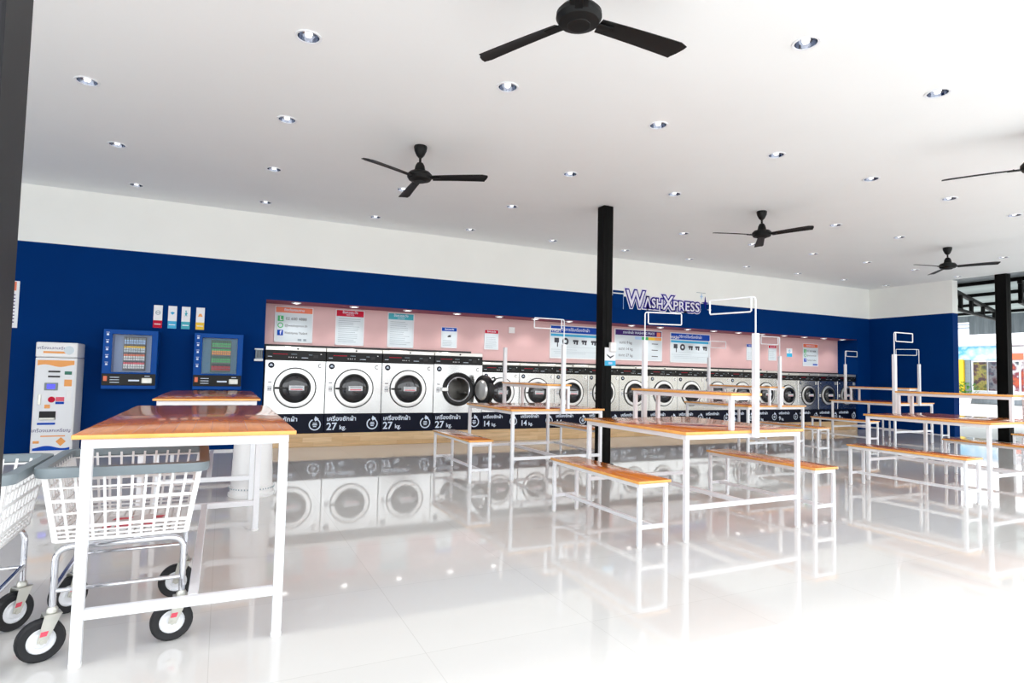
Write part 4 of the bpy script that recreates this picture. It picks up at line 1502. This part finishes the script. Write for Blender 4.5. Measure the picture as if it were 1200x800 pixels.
C1 = cart()
C2 = copy_tree(C1)
C1.location = (-0.345, 3.20, 0)
C1.rotation_euler = (0, 0, math.radians(1.5))
C1['label'] = 'white basket laundry cart pushed in under the front folding table'
C2.location = (-0.968, 3.06, 0)
C2.rotation_euler = (0, 0, math.radians(0.5))
C2['label'] = 'white basket laundry cart partly out of frame, beside the one under the table'
for sx, sy_, a in ((-1, -1, 200), (1, -1, 188), (1, 1, 178), (-1, 1, 215)):
    add_caster(C1, sx, sy_, math.radians(a))
for sx, sy_, a in ((-1, -1, 190), (1, -1, 210), (1, 1, 225), (-1, 1, 180)):
    add_caster(C2, sx, sy_, math.radians(a))
o = empty('leaflet', (-0.33, 3.17, 0.4525), 'white and red printed leaflet lying in the cart under the table', 'leaflet')
mb = MB()
mb.box((-0.13, -0.12, 0.0), (0.13, 0.12, 0.003), 0.001)
mb.build('sheet', M['white'], o)
for xx, yy, w, h in ((-0.09, -0.06, 0.03, 0.10), (-0.03, -0.07, 0.06, 0.06), (0.06, -0.06, 0.05, 0.07), (0.09, 0.05, 0.04, 0.05), (-0.05, 0.06, 0.07, 0.04)):
    mb = MB()
    mb.quad([(xx - w / 2, yy - h / 2, 0.0042), (xx + w / 2, yy - h / 2, 0.0042), (xx + w / 2 + 0.01, yy + h / 2, 0.0042), (xx - w / 2 + 0.01, yy + h / 2, 0.0042)])
    mb.build('red_print', M['pinkred'], o)

# upturned perforated bin behind the tables
o = empty('plastic_bin', (0.285, 5.97, 0), 'white perforated plastic bin upside down behind the front table leg', 'bin')
MB().lathe([(0.192, 0.0), (0.196, 0.006), (0.196, 0.03), (0.184, 0.034), (0.182, 0.06), (0.19, 0.064), (0.19, 0.09), (0.176, 0.095), (0.163, 0.45), (0.15, 0.76), (0.14, 0.78), (0.0, 0.78)], seg=40).build('shell', M['wplastic'], o)
for z, rr, n in ((0.075, 0.1905, 46), (0.52, 0.1605, 40), (0.56, 0.159, 40), (0.60, 0.1575, 40)):
    mb = MB()
    for k in range(n):
        a = 2 * PI * k / n
        mb.box((rr * math.cos(a) - 0.003, rr * math.sin(a) - 0.004, z - 0.006), (rr * math.cos(a) + 0.003, rr * math.sin(a) + 0.004, z + 0.006), rot=Matrix.Rotation(a, 3, 'Z'))
    mb.build('perforation_band', M['greyink'], o)

# ------------------------------------------------------------------ outside, beyond the open side
CN = empty('carport_canopy', (15.0, 7.0, 0), 'dark steel truss canopy with pale roof sheets beyond the side pillar', 'canopy')
def W(x, y, z):
    return (x - 15.0, y - 7.0, z)
for X in (14.8, 16.75, 18.85, 21.1):
    MB().box(W(X - 0.04, 0.5, 3.30), W(X + 0.04, 15, 3.38), 0.004).build('purlin', M['black'], CN)
for dy in (0.0, -1.3, -3.6, 3.2):
    mb = MB()
    a0, a1 = Vector(W(14.6, 7.70 + dy, 3.26)), Vector(W(22.2, 10.1 + dy, 3.26))
    b0, b1 = Vector(W(14.6, 7.70 + dy, 2.84)), Vector(W(22.2, 10.1 + dy, 3.10))
    mb.tube([a0, a1], 0.055, 4)
    mb.tube([b0, b1], 0.045, 4)
    for t in (0.02, 0.14, 0.3, 0.5, 0.72, 0.93):
        mb.tube([a0.lerp(a1, t), b0.lerp(b1, t)], 0.05, 4)
    mb.build('truss', M['black'], CN)
mb = MB()
n = 90
for k in range(n):
    xa, xb = 14.4 + 8.2 * k / n, 14.4 + 8.2 * (k + 1) / n
    za, zb_ = 3.40 + (0.018 if k % 2 else 0), 3.40 + (0.018 if (k + 1) % 2 else 0)
    mb.quad([W(xa, 0.3, za), W(xb, 0.3, zb_), W(xb, 15.2, zb_), W(xa, 15.2, za)])
mb.build('roof_sheet', M['roofsheet'], CN)
mb = MB()
n = 60
for k in range(n):
    ya, yb = 3.0 + 8.3 * k / n, 3.0 + 8.3 * (k + 1) / n
    xa, xb = 22.5 + (0.04 if k % 2 else 0), 22.5 + (0.04 if (k + 1) % 2 else 0)
    mb.quad([W(xa, ya, 2.78), W(xb, yb, 2.78), W(xb, yb, 3.42), W(xa, ya, 3.42)])
mb.box(W(22.48, 11.3, 3.2), W(22.54, 15.2, 3.42))
mb.build('fascia_sheet', M['corrug'], CN)
for X, Y in ((22.3, 1.5), (22.3, 14.6)):
    MB().box(W(X - 0.06, Y - 0.06, -0.13), W(X + 0.06, Y + 0.06, 3.3), 0.004).build('post', M['black'], CN)

mb = MB()
mb.box((XR + 0.025, 0.3, ZC - 0.003), (14.78, YW, ZC + 0.14), 0.004)
struct(mb.build('trim_eave', M['corrug']))
mb = MB()
mb.box((21, -21.3, -0.13), (95, -21.0, 4.2))
for k in range(25):
    mb.box((21 + 3 * k, -20.98, -0.13), (21.35 + 3 * k, -20.9, 4.3))
struct(mb.build('wall_reflection_dimmer', M['reflectwall']))  # unseen wall, added to darken the reflections in the washers' steel
SH = empty('storefront', (44, 21, -0.13), 'bright storefront across the yard with blue and white banner and picture windows', 'shop building')
def S(x, y, z):
    return (x - 44, y - 21, z + 0.13)
MB().box(S(44, 10, -0.13), S(50, 32, 3.5)).build('wall', M['facade'], SH)
MB().box(S(41.6, 10, 3.55), S(50, 32, 4.5), 0.02).build('awning', M['facade'], SH)
MB().box(S(45, 20.9, 4.5), S(50, 32, 5.35)).build('upper_floor', M['facade'], SH)
mb = MB()
for k in range(3):
    mb.box(S(44.9, 21.4, 4.62 + 0.22 * k), S(44.96, 24.5, 4.70 + 0.22 * k))
mb.build('upper_window', M['shutter'], SH)
MB().box(S(43.8, 20.45, 2.68), S(44.0, 23.6, 3.56), 0.02).build('banner', M['artbanner'], SH)
MB().box(S(43.75, 22.36, -0.1), S(43.99, 23.6, 2.72), 0.02).build('yellow_panel', M['yellow'], SH)
MB().box(S(43.9, 22.02, -0.1), S(43.99, 22.34, 2.72)).build('roller_shutter', M['shutter'], SH)
for k, (y0, y1, m) in enumerate(((21.08, 21.86, 'artfood'), (20.15, 21.02, 'artdark'), (19.36, 19.85, 'artred'), (18.4, 19.28, 'artred'))):
    wf = MB()
    z0, z1, f = 0.72, 2.55, 0.05
    wf.box(S(43.85, y0 - f, z0 - f), S(44, y1 + f, z0))
    wf.box(S(43.85, y0 - f, z1), S(44, y1 + f, z1 + f))
    wf.box(S(43.85, y0 - f, z0), S(44, y0, z1))
    wf.box(S(43.85, y1, z0), S(44, y1 + f, z1))
    w_ = wf.build('window_frame', M['wmetal'], SH)
    MB().box(S(43.93, y0, z0), S(43.98, y1, z1)).build('picture_pane', M[m], w_)
MB().box(S(43.8, 18.2, 2.68), S(43.99, 19.8, 3.05), 0.01).build('orange_sign', M['orange'], SH)
MB().box(S(43.6, 10.5, -0.1), S(44, 21.9, 0.36)).build('shopfront_base', M['corrug'], SH)

# potted plants before the yellow panel
def plant(x, y, label, potm, seed, s=1.0):
    o = empty('potted_plant', (x, y, -0.13), label, 'plant', 'potted plants before the storefront')
    MB().lathe([(0.0, 0.0), (0.26 * s, 0.0), (0.36 * s, 0.48 * s), (0.39 * s, 0.5 * s), (0.33 * s, 0.52 * s), (0.0, 0.48 * s)], seg=20).build('pot', potm, o)
    rnd = random.Random(seed)
    mb = MB()
    for k in range(150):
        a = rnd.uniform(0, 2 * PI)
        r = rnd.uniform(0.1, 0.65) * s
        h = (0.5 + rnd.uniform(0.05, 0.75) * (1 - 0.4 * r)) * s
        c = Vector((r * math.cos(a), r * math.sin(a), h))
        d = Vector((math.cos(a), math.sin(a), rnd.uniform(-0.4, 0.9))).normalized()
        t = d.cross(Vector((0, 0, 1))).normalized()
        L, w = rnd.uniform(0.12, 0.24) * s, 0.055 * s
        mb.quad([c - d * L * 0.5, c + t * w, c + d * L * 0.5, c - t * w])
    mb.build('foliage', M['leaf'], o, fix=False)
plant(42.5, 21.7, 'leafy plant in a pale pot before the storefront', M['facade'], 3, 1.25)
plant(43.0, 22.95, 'leafy plant in a terracotta pot by the yellow panel', M['terracotta'], 5, 0.95)

# ------------------------------------------------------------------ daylight
wd = bpy.data.worlds.new('overcast_sky')
scene.world = wd
wd.use_nodes = True
bg = wd.node_tree.nodes['Background']
bg.inputs['Color'].default_value = (0.95, 0.975, 1.0, 1)
bg.inputs['Strength'].default_value = 2.0
sun = bpy.data.lights.new('sun', 'SUN')
sun.energy = 1.3
sun.angle = math.radians(12)
sun.color = (1.0, 0.98, 0.95)
so = bpy.data.objects.new('sun', sun)
COL.objects.link(so)
dirv = Vector((-0.25, 0.30, -1.0))
so.rotation_euler = dirv.to_track_quat('-Z', 'Y').to_euler()

scene.view_settings.view_transform = 'Standard'
scene.view_settings.look = 'None'
scene.view_settings.gamma = 1.0
scene.view_settings.use_curve_mapping = False
scene.view_settings.exposure = 0.49
scene.cycles.max_bounces = 12
scene.cycles.diffuse_bounces = 6
scene.cycles.glossy_bounces = 5
scene.cycles.transparent_max_bounces = 12
scene.cycles.sample_clamp_indirect = 6.0
scene.cycles.use_denoising = True
